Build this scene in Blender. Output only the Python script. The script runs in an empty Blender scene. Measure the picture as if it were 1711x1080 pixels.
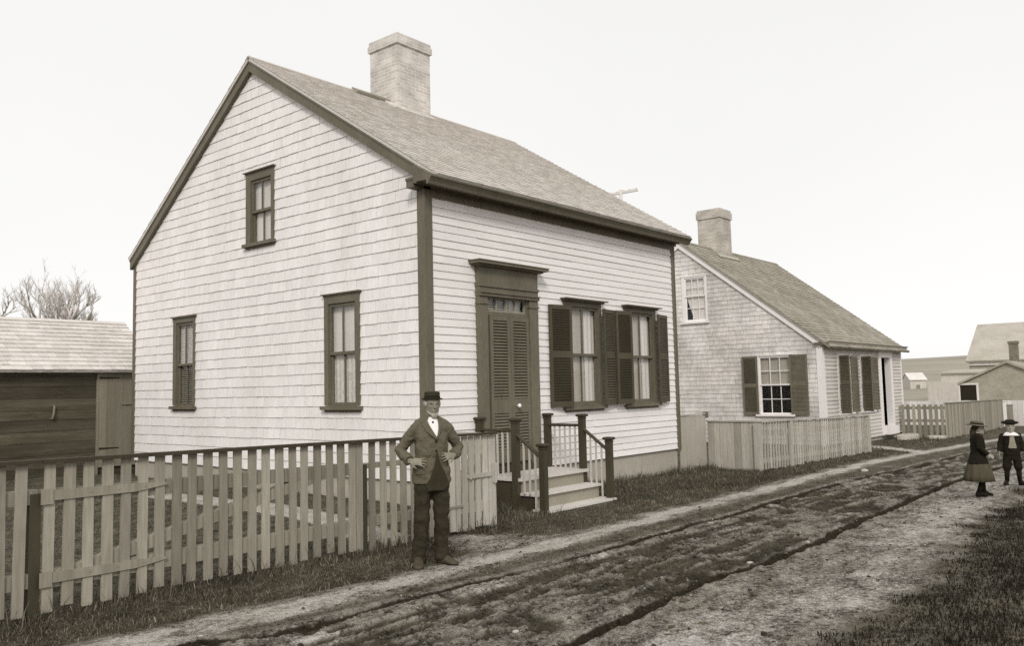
import bpy, math, random
from mathutils import Vector, Matrix, noise
random.seed(7)
SC = bpy.context.scene
COL = SC.collection
R = math.radians

# ------------------------------------------------------------------ materials
def sep(v):
    """warm monochrome: albedo v with the warm-brown tone of the print (darker = warmer)"""
    def ip(T):
        for (a, p), (b, q) in zip(T, T[1:]):
            if v <= b: return p + (q - p) * max(0, v - a) / (b - a)
        return T[-1][1]
    g = ip(((0, .74), (.03, .82), (.15, .885), (.3, .905), (.75, .945), (1, .96)))
    b = ip(((0, .36), (.03, .46), (.15, .64), (.3, .71), (.5, .82), (.75, .91), (1, .95)))
    return (v * 1.06, v * 1.06 * g, v * 1.06 * b, 1.0)

_mats = {}
def mat(name, v, var=0.12, scale=3.0, stretch=(1, 1, 1), rough=0.75, bump=0.0, bscale=None, vary=0.0, spec=0.25, fine=0.0):
    m = bpy.data.materials.new(name); m.use_nodes = True
    nt = m.node_tree; nd = nt.nodes; lk = nt.links
    b = nd['Principled BSDF']; b.inputs['Roughness'].default_value = rough
    b.inputs['Specular IOR Level'].default_value = spec
    tc = nd.new('ShaderNodeTexCoord'); mp = nd.new('ShaderNodeMapping')
    mp.inputs['Scale'].default_value = stretch
    lk.new(tc.outputs['Object'], mp.inputs['Vector'])
    n1 = nd.new('ShaderNodeTexNoise'); n1.inputs['Scale'].default_value = scale; n1.inputs['Detail'].default_value = 8
    n1.inputs['Roughness'].default_value = 0.65
    lk.new(mp.outputs[0], n1.inputs['Vector'])
    rp = nd.new('ShaderNodeValToRGB')
    rp.color_ramp.elements[0].position = 0.3; rp.color_ramp.elements[1].position = 0.7
    rp.color_ramp.elements[0].color = sep(v * (1 - var)); rp.color_ramp.elements[1].color = sep(min(0.92, v * (1 + var)))
    lk.new(n1.outputs['Fac'], rp.inputs['Fac'])
    out = rp.outputs['Color']
    if fine > 0:
        n2 = nd.new('ShaderNodeTexNoise'); n2.inputs['Scale'].default_value = scale * 9; n2.inputs['Detail'].default_value = 5
        lk.new(mp.outputs[0], n2.inputs['Vector'])
        r2 = nd.new('ShaderNodeMapRange'); r2.inputs['From Min'].default_value = 0.3; r2.inputs['From Max'].default_value = 0.7
        r2.inputs['To Min'].default_value = 1 - fine; r2.inputs['To Max'].default_value = 1 + fine * 0.6
        lk.new(n2.outputs['Fac'], r2.inputs['Value'])
        mx = nd.new('ShaderNodeVectorMath'); mx.operation = 'SCALE'
        lk.new(out, mx.inputs[0]); lk.new(r2.outputs[0], mx.inputs['Scale']); out = mx.outputs[0]
    if vary > 0:
        at = nd.new('ShaderNodeAttribute'); at.attribute_name = 'rv'
        r3 = nd.new('ShaderNodeMapRange'); r3.inputs['To Min'].default_value = 1 - vary; r3.inputs['To Max'].default_value = 1 + vary * 0.6
        lk.new(at.outputs['Fac'], r3.inputs['Value'])
        mx = nd.new('ShaderNodeVectorMath'); mx.operation = 'SCALE'
        lk.new(out, mx.inputs[0]); lk.new(r3.outputs[0], mx.inputs['Scale']); out = mx.outputs[0]
    lk.new(out, b.inputs['Base Color'])
    if bump > 0:
        nb = nd.new('ShaderNodeTexNoise'); nb.inputs['Scale'].default_value = bscale or scale * 6; nb.inputs['Detail'].default_value = 6
        lk.new(mp.outputs[0], nb.inputs['Vector'])
        bp = nd.new('ShaderNodeBump'); bp.inputs['Strength'].default_value = bump; bp.inputs['Distance'].default_value = 0.02
        lk.new(nb.outputs['Fac'], bp.inputs['Height']); lk.new(bp.outputs[0], b.inputs['Normal'])
    _mats[name] = m
    return m

def glass_mat(name):
    m = bpy.data.materials.new(name); m.use_nodes = True
    nt = m.node_tree; nd = nt.nodes; lk = nt.links
    nd.remove(nd['Principled BSDF']); o = nd['Material Output']
    t = nd.new('ShaderNodeBsdfTransparent'); t.inputs['Color'].default_value = (0.9, 0.9, 0.88, 1)
    g = nd.new('ShaderNodeBsdfGlossy'); g.inputs['Roughness'].default_value = 0.03
    no = nd.new('ShaderNodeTexNoise'); no.inputs['Scale'].default_value = 3.0
    tc = nd.new('ShaderNodeTexCoord'); lk.new(tc.outputs['Object'], no.inputs['Vector'])
    bp = nd.new('ShaderNodeBump'); bp.inputs['Strength'].default_value = 0.05; bp.inputs['Distance'].default_value = 0.05
    lk.new(no.outputs['Fac'], bp.inputs['Height']); lk.new(bp.outputs[0], g.inputs['Normal'])
    f = nd.new('ShaderNodeFresnel'); ge = nd.new('ShaderNodeNewGeometry'); io = nd.new('ShaderNodeMapRange')
    io.inputs['To Min'].default_value = 1.55; io.inputs['To Max'].default_value = 1 / 1.55   # a thin sheet: same reflectance from either side
    lk.new(ge.outputs['Backfacing'], io.inputs['Value']); lk.new(io.outputs[0], f.inputs['IOR'])
    x = nd.new('ShaderNodeMixShader')
    lk.new(f.outputs[0], x.inputs[0]); lk.new(t.outputs[0], x.inputs[1]); lk.new(g.outputs[0], x.inputs[2])
    lk.new(x.outputs[0], o.inputs['Surface'])
    return m

def brick_mat(name, v, mortar):
    m = bpy.data.materials.new(name); m.use_nodes = True
    nt = m.node_tree; nd = nt.nodes; lk = nt.links
    b = nd['Principled BSDF']; b.inputs['Roughness'].default_value = 0.9
    tc = nd.new('ShaderNodeTexCoord')
    # bricks run round the stack: use x+y along the wall, z up
    sx = nd.new('ShaderNodeSeparateXYZ'); lk.new(tc.outputs['Object'], sx.inputs[0])
    ad = nd.new('ShaderNodeMath'); lk.new(sx.outputs['X'], ad.inputs[0]); lk.new(sx.outputs['Y'], ad.inputs[1])
    cb = nd.new('ShaderNodeCombineXYZ'); lk.new(ad.outputs[0], cb.inputs['X']); lk.new(sx.outputs['Z'], cb.inputs['Y'])
    br = nd.new('ShaderNodeTexBrick'); lk.new(cb.outputs[0], br.inputs['Vector'])
    br.inputs['Scale'].default_value = 1.0; br.inputs['Brick Width'].default_value = 0.21
    br.inputs['Row Height'].default_value = 0.068; br.inputs['Mortar Size'].default_value = 0.007
    br.inputs['Color1'].default_value = sep(v * 0.86); br.inputs['Color2'].default_value = sep(v * 1.10)
    br.inputs['Mortar'].default_value = sep(mortar)
    n = nd.new('ShaderNodeTexNoise'); n.inputs['Scale'].default_value = 2.2; n.inputs['Detail'].default_value = 7
    lk.new(tc.outputs['Object'], n.inputs['Vector'])
    r = nd.new('ShaderNodeMapRange'); r.inputs['From Min'].default_value = .35; r.inputs['From Max'].default_value = .68
    r.inputs['To Min'].default_value = .8; r.inputs['To Max'].default_value = 1.18
    lk.new(n.outputs['Fac'], r.inputs['Value'])
    s = nd.new('ShaderNodeVectorMath'); s.operation = 'SCALE'; lk.new(br.outputs['Color'], s.inputs[0]); lk.new(r.outputs[0], s.inputs['Scale'])
    lk.new(s.outputs[0], b.inputs['Base Color'])
    bp = nd.new('ShaderNodeBump'); bp.inputs['Strength'].default_value = .6; bp.inputs['Distance'].default_value = .01
    iv = nd.new('ShaderNodeMath'); iv.operation = 'SUBTRACT'; iv.inputs[0].default_value = 1; lk.new(br.outputs['Fac'], iv.inputs[1])
    lk.new(iv.outputs[0], bp.inputs['Height']); lk.new(bp.outputs[0], b.inputs['Normal'])
    return m

M = dict(
    shingle=mat('painted_shingle', .79, .07, 1.4, (1, 1, .35), .7, .25, 30, vary=.055, fine=.05),
    clap=mat('painted_clapboard', .79, .06, 1.2, (1, 1, 3), .65, .1, 40, vary=.05, fine=.03),
    trim=mat('olive_trim_paint', .145, .18, 2.5, (1, 1, .4), .6, .15, 30, fine=.12),
    trim_dark=mat('dark_porch_paint', .055, .2, 3, (1, 1, .3), .55, .1, 30, fine=.08),
    shutter=mat('shutter_paint', .075, .18, 3, (1, 1, .4), .6, .1, 30, fine=.08),
    roof=mat('weathered_flare_pale_roof', .60, .05, 1.3, (1, 1, 1), .9, .3, 30, vary=.11, fine=.07),  # weathered shingle, paled further with the sky flare put into its colour
    roof_dark=mat('old_roof_shingle', .33, .2, 1.0, (1, 1, 1), .9, .3, 30, vary=.25, fine=.1),
    roof_pale=mat('silvered_roof_shingle', .62, .12, 1.0, (1, 1, 1), .9, .3, 30, vary=.14, fine=.08),
    weather=mat('weathered_wall_shingle', .64, .18, .9, (1, 1, .6), .85, .3, 30, vary=.26, fine=.12),
    white=mat('white_paint', .78, .05, 2, (1, 1, .4), .6, .1, 30, fine=.03),
    fdn=mat('pale_foundation', .40, .12, 1.6, (1, 1, .4), .85, .25, 20, fine=.06),
    fence=mat('fence_paint', .30, .17, 4, (1, 1, .12), .85, .3, 25, vary=.30, fine=.16),
    fence_pale=mat('pale_fence_paint', .43, .15, 4, (1, 1, .12), .85, .3, 25, vary=.24, fine=.14),
    fence_cap=mat('dark_fence_cap', .05, .2, 3, (1, 1, 1), .7, .2, 25, fine=.08),
    whitewash=mat('whitewashed_board', .66, .12, 2, (1, 1, .3), .85, .2, 25, vary=.12, fine=.06),
    tread=mat('porch_tread_paint', .60, .1, 3, (.4, 1, 1), .7, .15, 30, fine=.06),
    riser=mat('porch_riser_paint', .30, .1, 2, (1, 1, 1), .75, .15, 30, fine=.05),
    balus=mat('baluster_paint', .50, .08, 3, (1, 1, .4), .7, 0, fine=.04),
    barnwood=mat('dark_barn_board', .10, .45, 2.2, (.25, 1, 3), .9, .3, 25, vary=.5, fine=.2),
    barndoor=mat('grey_barn_door', .235, .14, 2.2, (3, 1, .25), .9, .25, 25, vary=.10, fine=.08),
    iron=mat('dark_iron', .03, .3, 8, (1, 1, 1), .6, .1, 30),
    bark=mat('flare_pale_bark', .60, .25, 4, (1, 1, .4), .95, .3, 20),  # bark lightened: flare around the bare branches is painted in
    polewood=mat('flare_pale_pole_wood', .62, .1, 3, (1, 1, .3), .9, .1, 20),  # wood lightened so the flare on the pole sits in its colour
    curtain=mat('pale_curtain', .78, .06, 2, (1, 1, .2), .9, 0),
    lace=mat('lace_curtain', .70, .22, 18, (1, 1, 1), .9, 0),
    shade=mat('roller_shade', .54, .06, 3, (1, 1, .3), .9, 0),
    clap2=mat('cottage_clapboard', .58, .08, 1.2, (1, 1, 3), .7, .1, 40, vary=.1, fine=.05),
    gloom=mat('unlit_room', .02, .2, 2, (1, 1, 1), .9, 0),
    blind=mat('slatted_blind', .45, .1, 2, (1, 1, 1), .8, 0),
    porcelain=mat('white_porcelain', .85, .02, 2, (1, 1, 1), .25, 0, spec=.5),
    skin=mat('weathered_skin', .23, .14, 30, (1, 1, 1), .6, .1, 60),
    skin_young=mat('young_skin', .34, .08, 20, (1, 1, 1), .6, 0),
    eye=mat('dark_eye', .03, .1, 5, (1, 1, 1), .3, 0),
    beard=mat('grey_whiskers', .38, .25, 60, (1, 1, .4), .95, .5, 90),
    jacket=mat('worn_wool_jacket', .118, .12, 14, (1, 1, 1), .95, .4, 50, fine=.12),
    trouser=mat('dark_wool_trousers', .036, .25, 8, (1, 1, .5), .95, .4, 40, fine=.12),
    shirt=mat('white_shirt', .80, .04, 10, (1, 1, 1), .8, 0),
    hat=mat('dark_felt_hat', .035, .25, 12, (1, 1, 1), .9, .2, 60),
    leather=mat('scuffed_leather', .06, .35, 14, (1, 1, 1), .6, .2, 40),
    black=mat('black_cloth', .012, .3, 10, (1, 1, 1), .95, .2, 40),
    skirt=mat('grey_wool_skirt', .075, .2, 6, (2.5, 2.5, .3), .95, .2, 40),
    straw=mat('straw_hat', .11, .15, 20, (1, 1, 1), .9, .2, 60),
    tie=mat('pale_grey_cloth', .26, .1, 10, (1, 1, 1), .9, 0),
    stone=mat('pale_stone', .42, .25, 8, (1, 1, 1), .9, .4, 25),
    field=mat('dry_field_grass', .24, .22, .05, (1, 1, 1), .95, 0, fine=.25),
    glass=glass_mat('window_glass'),
    brick=brick_mat('flare_pale_brick', .54, .68),  # first chimney: brick whitened to carry the flare in its colour
    brick2=brick_mat('worn_brick', .42, .62),
    brick3=brick_mat('dark_brick', .16, .30),
)

# ------------------------------------------------------------------ mesh helpers
WORLD = {}
class MB:
    def __init__(s): s.v = []; s.f = []; s.r = []
    def face(s, pts, rv=.5):
        i = len(s.v); s.v += [tuple(p) for p in pts]; s.f.append(tuple(range(i, i + len(pts)))); s.r.append(rv); return s
    def hexa(s, c, rv=.5):
        i = len(s.v); s.v += [tuple(p) for p in c]
        for q in ((0, 3, 2, 1), (4, 5, 6, 7), (0, 1, 5, 4), (1, 2, 6, 5), (2, 3, 7, 6), (3, 0, 4, 7)):
            s.f.append(tuple(i + k for k in q)); s.r.append(rv)
        return s
    def box(s, x0, x1, y0, y1, z0, z1, rv=.5):
        if x0 > x1: x0, x1 = x1, x0
        if y0 > y1: y0, y1 = y1, y0
        if z0 > z1: z0, z1 = z1, z0
        return s.hexa([(x0, y0, z0), (x1, y0, z0), (x1, y1, z0), (x0, y1, z0), (x0, y0, z1), (x1, y0, z1), (x1, y1, z1), (x0, y1, z1)], rv)
    def obox(s, o, a, b, c, rv=.5):
        """box from corner o along vectors a, b, c"""
        o, a, b, c = map(Vector, (o, a, b, c))
        if a.cross(b).dot(c) < 0: a, b = b, a
        return s.hexa([o, o + a, o + a + b, o + b, o + c, o + a + c, o + a + b + c, o + b + c], rv)
    def beam(s, p, q, w, h, up=(0, 0, 1), rv=.5):
        """rectangular bar from p to q, w across, h along up"""
        p, q = Vector(p), Vector(q); d = (q - p); u = Vector(up); si = d.cross(u).normalized(); u = si.cross(d).normalized()
        return s.obox(p - si * w / 2 - u * h / 2, d, si * w, u * h, rv)
    def prism(s, poly, ext, rv=.5):
        poly = [Vector(p) for p in poly]; e = Vector(ext); n = len(poly); i = len(s.v)
        nn = Vector((0, 0, 0))
        for k in range(n): nn += poly[k].cross(poly[(k + 1) % n])
        if nn.dot(e) > 0: poly.reverse()
        s.v += [tuple(p) for p in poly] + [tuple(p + e) for p in poly]
        s.f.append(tuple(range(i, i + n))); s.f.append(tuple(range(i + 2 * n - 1, i + n - 1, -1))); s.r += [rv, rv]
        for k in range(n):
            k2 = (k + 1) % n; s.f.append((i + k2, i + k, i + n + k, i + n + k2)); s.r.append(rv)
        return s
    def loft(s, rings, cap=True, rv=.5):
        n = len(rings[0]); i = len(s.v)
        for rg in rings: s.v += [tuple(p) for p in rg]
        for a in range(len(rings) - 1):
            for k in range(n):
                k2 = (k + 1) % n
                s.f.append((i + a * n + k, i + a * n + k2, i + (a + 1) * n + k2, i + (a + 1) * n + k)); s.r.append(rv)
        if cap:
            s.f.append(tuple(i + k for k in range(n - 1, -1, -1))); s.f.append(tuple(i + (len(rings) - 1) * n + k for k in range(n))); s.r += [rv, rv]
        return s
    def tube(s, pts, rad, n=10, rv=.5, flat=1.0, ref=None):
        """tapered tube; rad per point or one number; flat scales the second axis"""
        pts = [Vector(p) for p in pts]; m = len(pts)
        if not isinstance(rad, (list, tuple)): rad = [rad] * m
        rings = []; prev = Vector(ref) if ref else None
        for k in range(m):
            d = (pts[min(k + 1, m - 1)] - pts[max(k - 1, 0)]).normalized()
            if prev is None: prev = Vector((0, 0, 1)) if abs(d.z) < .9 else Vector((1, 0, 0))
            a = (prev - d * prev.dot(d)).normalized(); b = d.cross(a); prev = a
            rr = rad[k]; ra, rb = (rr if isinstance(rr, (list, tuple)) else (rr, rr * flat))
            rings.append([pts[k] + a * ra * math.cos(t) + b * rb * math.sin(t) for t in [2 * math.pi * q / n for q in range(n)]])
        return s.loft(rings, True, rv)
    def lathe(s, prof, c=(0, 0, 0), n=20, rv=.5, sx=1, sy=1):
        c = Vector(c)
        return s.loft([[c + Vector((max(r, 1e-4) * sx * math.cos(t), max(r, 1e-4) * sy * math.sin(t), z)) for t in [2 * math.pi * q / n for q in range(n)]] for r, z in prof], True, rv)
    def blob(s, c, rx, ry, rz, n=12, m=8, rv=.5):
        return s.lathe([(math.sin(math.pi * k / m), -rz * math.cos(math.pi * k / m)) for k in range(m + 1)], c, n, rv, rx, ry)
    def xf(s, mtx):
        s.v = [tuple(mtx @ Vector(p)) for p in s.v]; return s
    def add(s, o):
        i = len(s.v); s.v += o.v; s.f += [tuple(k + i for k in f) for f in o.f]; s.r += o.r; return s
    def build(s, name, material, parent=None, label=None, smooth=False, origin=None, remesh=None, relax=0):
        me = bpy.data.meshes.new(name)
        if parent is not None: org = WORLD[parent.name]
        elif origin is not None: org = Vector(origin)
        else:
            xs, ys, zs = zip(*s.v); org = Vector(((min(xs) + max(xs)) / 2, (min(ys) + max(ys)) / 2, min(zs)))
        me.from_pydata([(Vector(p) - org)[:] for p in s.v], [], s.f)
        at = me.attributes.new('rv', 'FLOAT', 'FACE'); at.data.foreach_set('value', s.r)
        me.materials.append(material)
        if smooth: me.polygons.foreach_set('use_smooth', [True] * len(me.polygons))
        me.update()
        o = bpy.data.objects.new(name, me); COL.objects.link(o)
        if remesh:
            md = o.modifiers.new('r', 'REMESH'); md.mode = 'VOXEL'; md.voxel_size = remesh; md.use_smooth_shade = True
            if relax:
                sm_ = o.modifiers.new('s', 'SMOOTH'); sm_.factor = .5; sm_.iterations = relax
            dg = bpy.context.evaluated_depsgraph_get(); dg.update()
            nm = bpy.data.meshes.new_from_object(o.evaluated_get(dg)); o.modifiers.clear(); o.data = nm
            nm.name = name
            if not nm.materials: nm.materials.append(material)
            nm.polygons.foreach_set('use_smooth', [True] * len(nm.polygons))
        if parent is not None: o.parent = parent
        else: o.location = org
        WORLD[o.name] = org
        if label: o['label'] = label
        return o

def tag(o, label, cat, group=None, kind=None):
    if label: o['label'] = label
    if cat: o['category'] = cat
    if group: o['group'] = group
    if kind: o['kind'] = kind
    return o
def thing(name, label, cat, loc, group=None):
    o = bpy.data.objects.new(name, None); COL.objects.link(o); o.location = loc; o.empty_display_size = .3
    WORLD[o.name] = Vector(loc); return tag(o, label, cat, group)
def dup(o, offset=(0, 0, 0), parent=None):
    """copy a part (with its own sub-parts), shifted by offset"""
    c = o.copy(); COL.objects.link(c); c.parent = parent or o.parent
    c.location = Vector(o.location) + Vector(offset)
    WORLD[c.name] = WORLD[o.name] + Vector(offset)
    for ch in list(o.children):
        d = ch.copy(); COL.objects.link(d); d.parent = c; WORLD[d.name] = WORLD[c.name]
    return c

# ------------------------------------------------------------------ lapped cladding
def clip(poly, hp):
    A, B, C = hp; out = []; n = len(poly)
    for i in range(n):
        p, q = poly[i], poly[(i + 1) % n]; dp = A * p[0] + B * p[1] - C; dq = A * q[0] + B * q[1] - C
        if dp <= 0: out.append(p)
        if (dp < 0 < dq) or (dq < 0 < dp):
            t = dp / (dp - dq); out.append((p[0] + (q[0] - p[0]) * t, p[1] + (q[1] - p[1]) * t))
    return out
def cut(rects, h):
    out = []
    for a0, a1, z0, z1 in rects:
        A0, A1, Z0, Z1 = h
        if a1 <= A0 or a0 >= A1 or z1 <= Z0 or z0 >= Z1: out.append((a0, a1, z0, z1)); continue
        if a0 < A0: out.append((a0, A0, z0, z1))
        if a1 > A1: out.append((A1, a1, z0, z1))
        m0, m1 = max(a0, A0), min(a1, A1)
        if z0 < Z0: out.append((m0, m1, z0, Z0))
        if z1 > Z1: out.append((m0, m1, Z1, z1))
    return out
def cladding(mb, O, ux, uz, n, a0, a1, z0, z1, row, hps=(), holes=(), wmin=.09, wmax=.28, thick=.012, gap=.003, wob=.0, rng=None, over=.02, sag=None, patch=0):
    O, ux, uz, n = map(Vector, (O, ux, uz, n)); rng = rng or random
    flip = ux.cross(uz).dot(n) < 0
    def put(poly, fn, rv):
        pts = [O + ux * a + uz * z + n * fn(a, z) for a, z in poly]
        if flip: pts.reverse()
        mb.face(pts, rv)
    # sheathing behind
    rects = [(a0, a1, z0, z1)]
    for h in holes: rects = cut(rects, h)
    for q in rects:
        p = [(q[0], q[2]), (q[1], q[2]), (q[1], q[3]), (q[0], q[3])]
        for hp in hps: p = clip(p, hp)
        if len(p) > 2: put(p, lambda a, z: -.004, .3)
    k = 0; zb = z0
    while zb < z1 - 1e-4:
        zt = min(zb + row, z1); a = a0 - rng.random() * wmax
        rowrv = rng.random() * .25
        while a < a1:
            w = rng.uniform(wmin, wmax); b0, b1 = max(a + gap / 2, a0), min(a + w - gap / 2, a1); a += w
            if b1 - b0 < .004: continue
            dz = rng.uniform(-wob, wob); ztop = min(zt + over, z1 + .001); zbb = zb + dz
            if sag: s_ = sag((b0 + b1) / 2, zb); zbb += s_; ztop += s_
            t = thick * rng.uniform(.75, 1.2); rv = rowrv + rng.random() * .75
            if patch: rv = min(1, max(0, rv * .5 + .5 * (.5 + 1.6 * noise.noise(Vector(((b0 + b1) * patch, zb * patch * 1.5, 3.3))))))
            fn = lambda aa, z, t=t, zbb=zbb, ztop=ztop: .001 + t * max(0, 1 - (z - zbb) / (ztop - zbb))
            rects = [(b0, b1, zbb, ztop)]
            for h in holes: rects = cut(rects, h)
            for q in rects:
                p = [(q[0], q[2]), (q[1], q[2]), (q[1], q[3]), (q[0], q[3])]
                for hp in hps: p = clip(p, hp)
                if len(p) < 3: continue
                put(p, fn, rv)
                bt = [c for c in p if abs(c[1] - zbb) < 1e-6]
                if len(bt) == 2:
                    (xa, z_), (xb, _) = sorted(bt)
                    pts = [O + ux * xa + uz * z_ + n * 0, O + ux * xb + uz * z_ + n * 0, O + ux * xb + uz * z_ + n * fn(xb, z_), O + ux * xa + uz * z_ + n * fn(xa, z_)]
                    if flip: pts.reverse()
                    mb.face(pts, rv)
                for e in (q[0], q[1]):   # butt sides
                    ed = [c for c in p if abs(c[0] - e) < 1e-6]
                    if len(ed) == 2:
                        ed.sort(key=lambda c: c[1]); c0, c1 = ed
                        pts = [O + ux * e + uz * c0[1], O + ux * e + uz * c0[1] + n * fn(*c0), O + ux * e + uz * c1[1] + n * fn(*c1), O + ux * e + uz * c1[1]]
                        mb.face(pts, rv)
        zb += row; k += 1
    return mb

# ------------------------------------------------------------------ terrain
def sm(a, b, x):
    t = min(1.0, max(0.0, (x - a) / (b - a))); return t * t * (3 - 2 * t)
def interp(x, X, Y):
    if x <= X[0]: return Y[0]
    for i in range(len(X) - 1):
        if x <= X[i + 1]: return Y[i] + (Y[i + 1] - Y[i]) * (x - X[i]) / (X[i + 1] - X[i])
    return Y[-1]
GX = [-60, -30, -10, 0, 8, 15, 24, 35, 60, 90, 130, 200, 290, 330, 600]
GZ = [-.36, -.36, -.40, -.45, -.53, -.62, -.80, -.98, -1.2, -1.0, -.15, 3.0, 8.0, 9.0, 7.0]
def gz(x, y):
    b = interp(x, GX, GZ)
    b += .17 * sm(-1.2, 1.2, y) * (1 - sm(-.5, .8, x)) + .06 * sm(-1.2, 0, y) * sm(-.5, .8, x) * (1 - sm(7, 9, x))
    if y < -3: b -= .05 * sm(-3, -5, y) * sm(0, 6, x)
    if x > 140: b += 2.2 * noise.noise(Vector((x * .012, y * .012, 1.7))) * sm(140, 260, x)
    return b
PATH = [(-9, -2.6), (-5.34, -2.62), (-3.2, -2.73), (-1, -2.67), (.08, -2.67), (1.4, -2.6), (3.0, -2.55), (5.67, -2.41), (8, -2.33), (11.5, -2.14), (15, -2.25), (20, -2.3), (36, -2.6)]
RUT1 = [(-10, -2.7), (-5.1, -2.95), (-4.7, -3.2), (-3.9, -3.22), (-2.3, -3.28), (-.56, -3.34), (1.3, -3.3), (2.4, -3.3), (3.9, -3.2), (7.1, -3.1), (10, -3.2), (20, -3.3), (36, -3.6)]
RUT2 = [(-10, -5.0), (-3.6, -5.0), (-2.66, -4.95), (-1.45, -4.84), (-.5, -4.93), (.56, -4.96), (2.85, -4.77), (5.7, -4.62), (8.1, -4.55), (20, -4.7), (36, -5)]
MUDC = [(-10, -3.9), (-4.35, -3.92), (-3.3, -4.05), (-2.1, -4.17), (0, -4.11), (2.3, -4.09), (4.9, -3.94), (7.8, -3.8), (20, -3.9), (36, -4.2)]
GRS = [(-10, -7.2), (-3.6, -6.6), (-2.95, -6.3), (-2.65, -6.36), (-2.0, -6.32), (-1.4, -6.32), (-.1, -6.27), (2.1, -6.1), (5.1, -5.9), (8.5, -5.7), (12, -5.6), (18, -6.5), (36, -8)]
def ply(P, x): return interp(x, [p[0] for p in P], [p[1] for p in P])
def nz(x, y, s, o=0.): return noise.noise(Vector((x * s, y * s, o)))
def churn(x, y):
    """0 in hollows, 1 on ridges of trodden mud, drawn out along the road"""
    u = x * .38 + .25 * nz(x, y, 1.5, 60)
    return .46 * (1 - 1.7 * abs(nz(u, y, 2.9, 61))) + .32 * (1 - 1.7 * abs(nz(u * 1.3, y, 6.5, 62))) + .22 * (1 - 1.7 * abs(nz(x * .9, y, 14, 63)))
def mudband(x, y):
    m = y - ply(MUDC, x) - .05
    return max(1 - sm(.25, 1.0, abs(m + .12 * nz(x, y, 1.2, 64))), .55 * (1 - sm(.1, .5, abs(y - ply(RUT1, x) + .25))))
def masks(x, y):
    """path, grass, wet, dry weights"""
    near = 1 - sm(60, 110, abs(x))
    j = .10 * nz(x, y, 1.1, 5) + .06 * nz(x, y, 3.1, 9)
    dp = abs(y - ply(PATH, x) + j); pw = .04 + .07 * (1 - sm(-4, 1, x)); path = (1 - sm(pw, pw + .24, dp)) * (.8 + .35 * nz(x, y, 1.7, 40)) * (.72 + .28 * sm(-3.5, 1.0, x))
    # bare trodden patch from the walk gate to the footpath
    path = max(path, (.46 + .25 * nz(x, y, 2.1, 44)) * (1 - sm(.2, .95, math.hypot((x + 1.0 + (y + 2.2) * .25) * .9, (y + 2.05) * .62))))
    # light walk inside the yard, and the one to the second house's door
    path = max(path, .9 * (1 - sm(.2, .42, abs(x + 1.5 + .12 * nz(y, x, .9))) ) * sm(-1.3, -.6, y) * (1 - sm(4.4, 5, y)))
    path = max(path, .7 * (1 - sm(.3, .8, abs(x - 15.6 - (y + 2.2) * 1.2))) * sm(-2.6, -2.0, y) * (1 - sm(-.4, .2, y)))
    r1, r2 = y - ply(RUT1, x), y - ply(RUT2, x); mc = y - ply(MUDC, x)
    patchy = sm(-.08, .22, nz(x * .33, y, 2.2, 2) + .55 * nz(x * .5, y, 6.2, 3) + .3 * nz(x * .8, y, 13, 3) + .16)
    wb = .035 * nz(x, y, 2.4, 31)
    rut = max((1 - sm(.02, .11, abs(r1 + wb))) * sm(-.75, -.05, nz(x, y, .9, 4)) * .9, (1 - sm(.035, .10, abs(r2 + wb))), .62 * (1 - sm(.03, .22, abs(r2 - .16 + wb))) * sm(-.25, .25, nz(x * .6, y, 2.2, 66)))
    mb_ = mudband(x, y); ch = churn(x, y)
    wet = sm(.08, .5, mb_) * (1 - sm(.50, .80, ch - .16 * (mb_ - .5) + .12 * (.5 - sm(-.2, .3, nz(x * .4, y, .8, 65)))))
    ge = ply(GRS, x) + .35 * nz(x, y, .8, 7) + .18 * nz(x, y, 2.3, 8)
    dry = sm(-.1, -.6, r2) * sm(ge - .2, ge + .5, y) * (.62 + .6 * nz(x * .6, y, 1.2, 50) + .35 * nz(x * .6, y, 3.7, 51))
    g_r = 1 - sm(ge - .35, ge + .25, y)
    g_f = sm(.16, .42, y - ply(PATH, x) + j) * (1 - path)
    g_m = (.80 + .5 * nz(x * .6, y, 2.4, 68)) * sm(.0, .25, r1) * (1 - sm(-.36, -.14, y - ply(PATH, x)))
    dry = max(dry, .55 * (1 - sm(.1, .5, abs(mc - .5 + j))) * sm(.0, .35, nz(x, y, 1.9, 12)))
    if y < -8: g_r = max(g_r, 1 - sm(-9, -8, y))
    grass = max(g_r, g_f, g_m)
    if near < 1:
        grass = max(grass, 1 - near); path *= near; wet *= near; dry *= near
    return path, grass, wet, dry, rut * near
def height(x, y, mk=None):
    z = gz(x, y)
    if abs(x) > 45 or abs(y) > 40: return z
    p, g, w, d, ru = mk or masks(x, y)
    r1, r2 = y - ply(RUT1, x), y - ply(RUT2, x)
    f = 1 - sm(20, 40, abs(x))
    road = sm(-5.9, -5.0, y) * (1 - sm(-2.95, -2.8, y))
    for r, dep, wd in ((r1, .035 * (.3 + .7 * sm(-.3, .2, nz(x, y, .9, 4))), .05), (r2, .075, .048)):
        r += .035 * nz(x, y, 2.4, 31)
        z -= f * dep * math.exp(-(r / wd) ** 2); z += f * dep * .5 * max(0, nz(x, y, 6.5, 33) + .25) * math.exp(-((abs(r) - .12) / .06) ** 2)
    z += f * road * (.014 * nz(x * .6, y, 2.2, 1) + .046 * (churn(x, y) - .62) * (.35 + .65 * mudband(x, y)) + .011 * nz(x, y, 21, 67) + .006 * nz(x, y, 38, 69))
    z -= f * .02 * w * road
    z += f * (1 - road) * (.012 * nz(x, y, 1.3, 4) + .008 * nz(x, y, 5., 6) + .006 * nz(x, y, 14., 6))
    z += f * g * .012 * nz(x, y, 3.3, 8)
    return z

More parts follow.
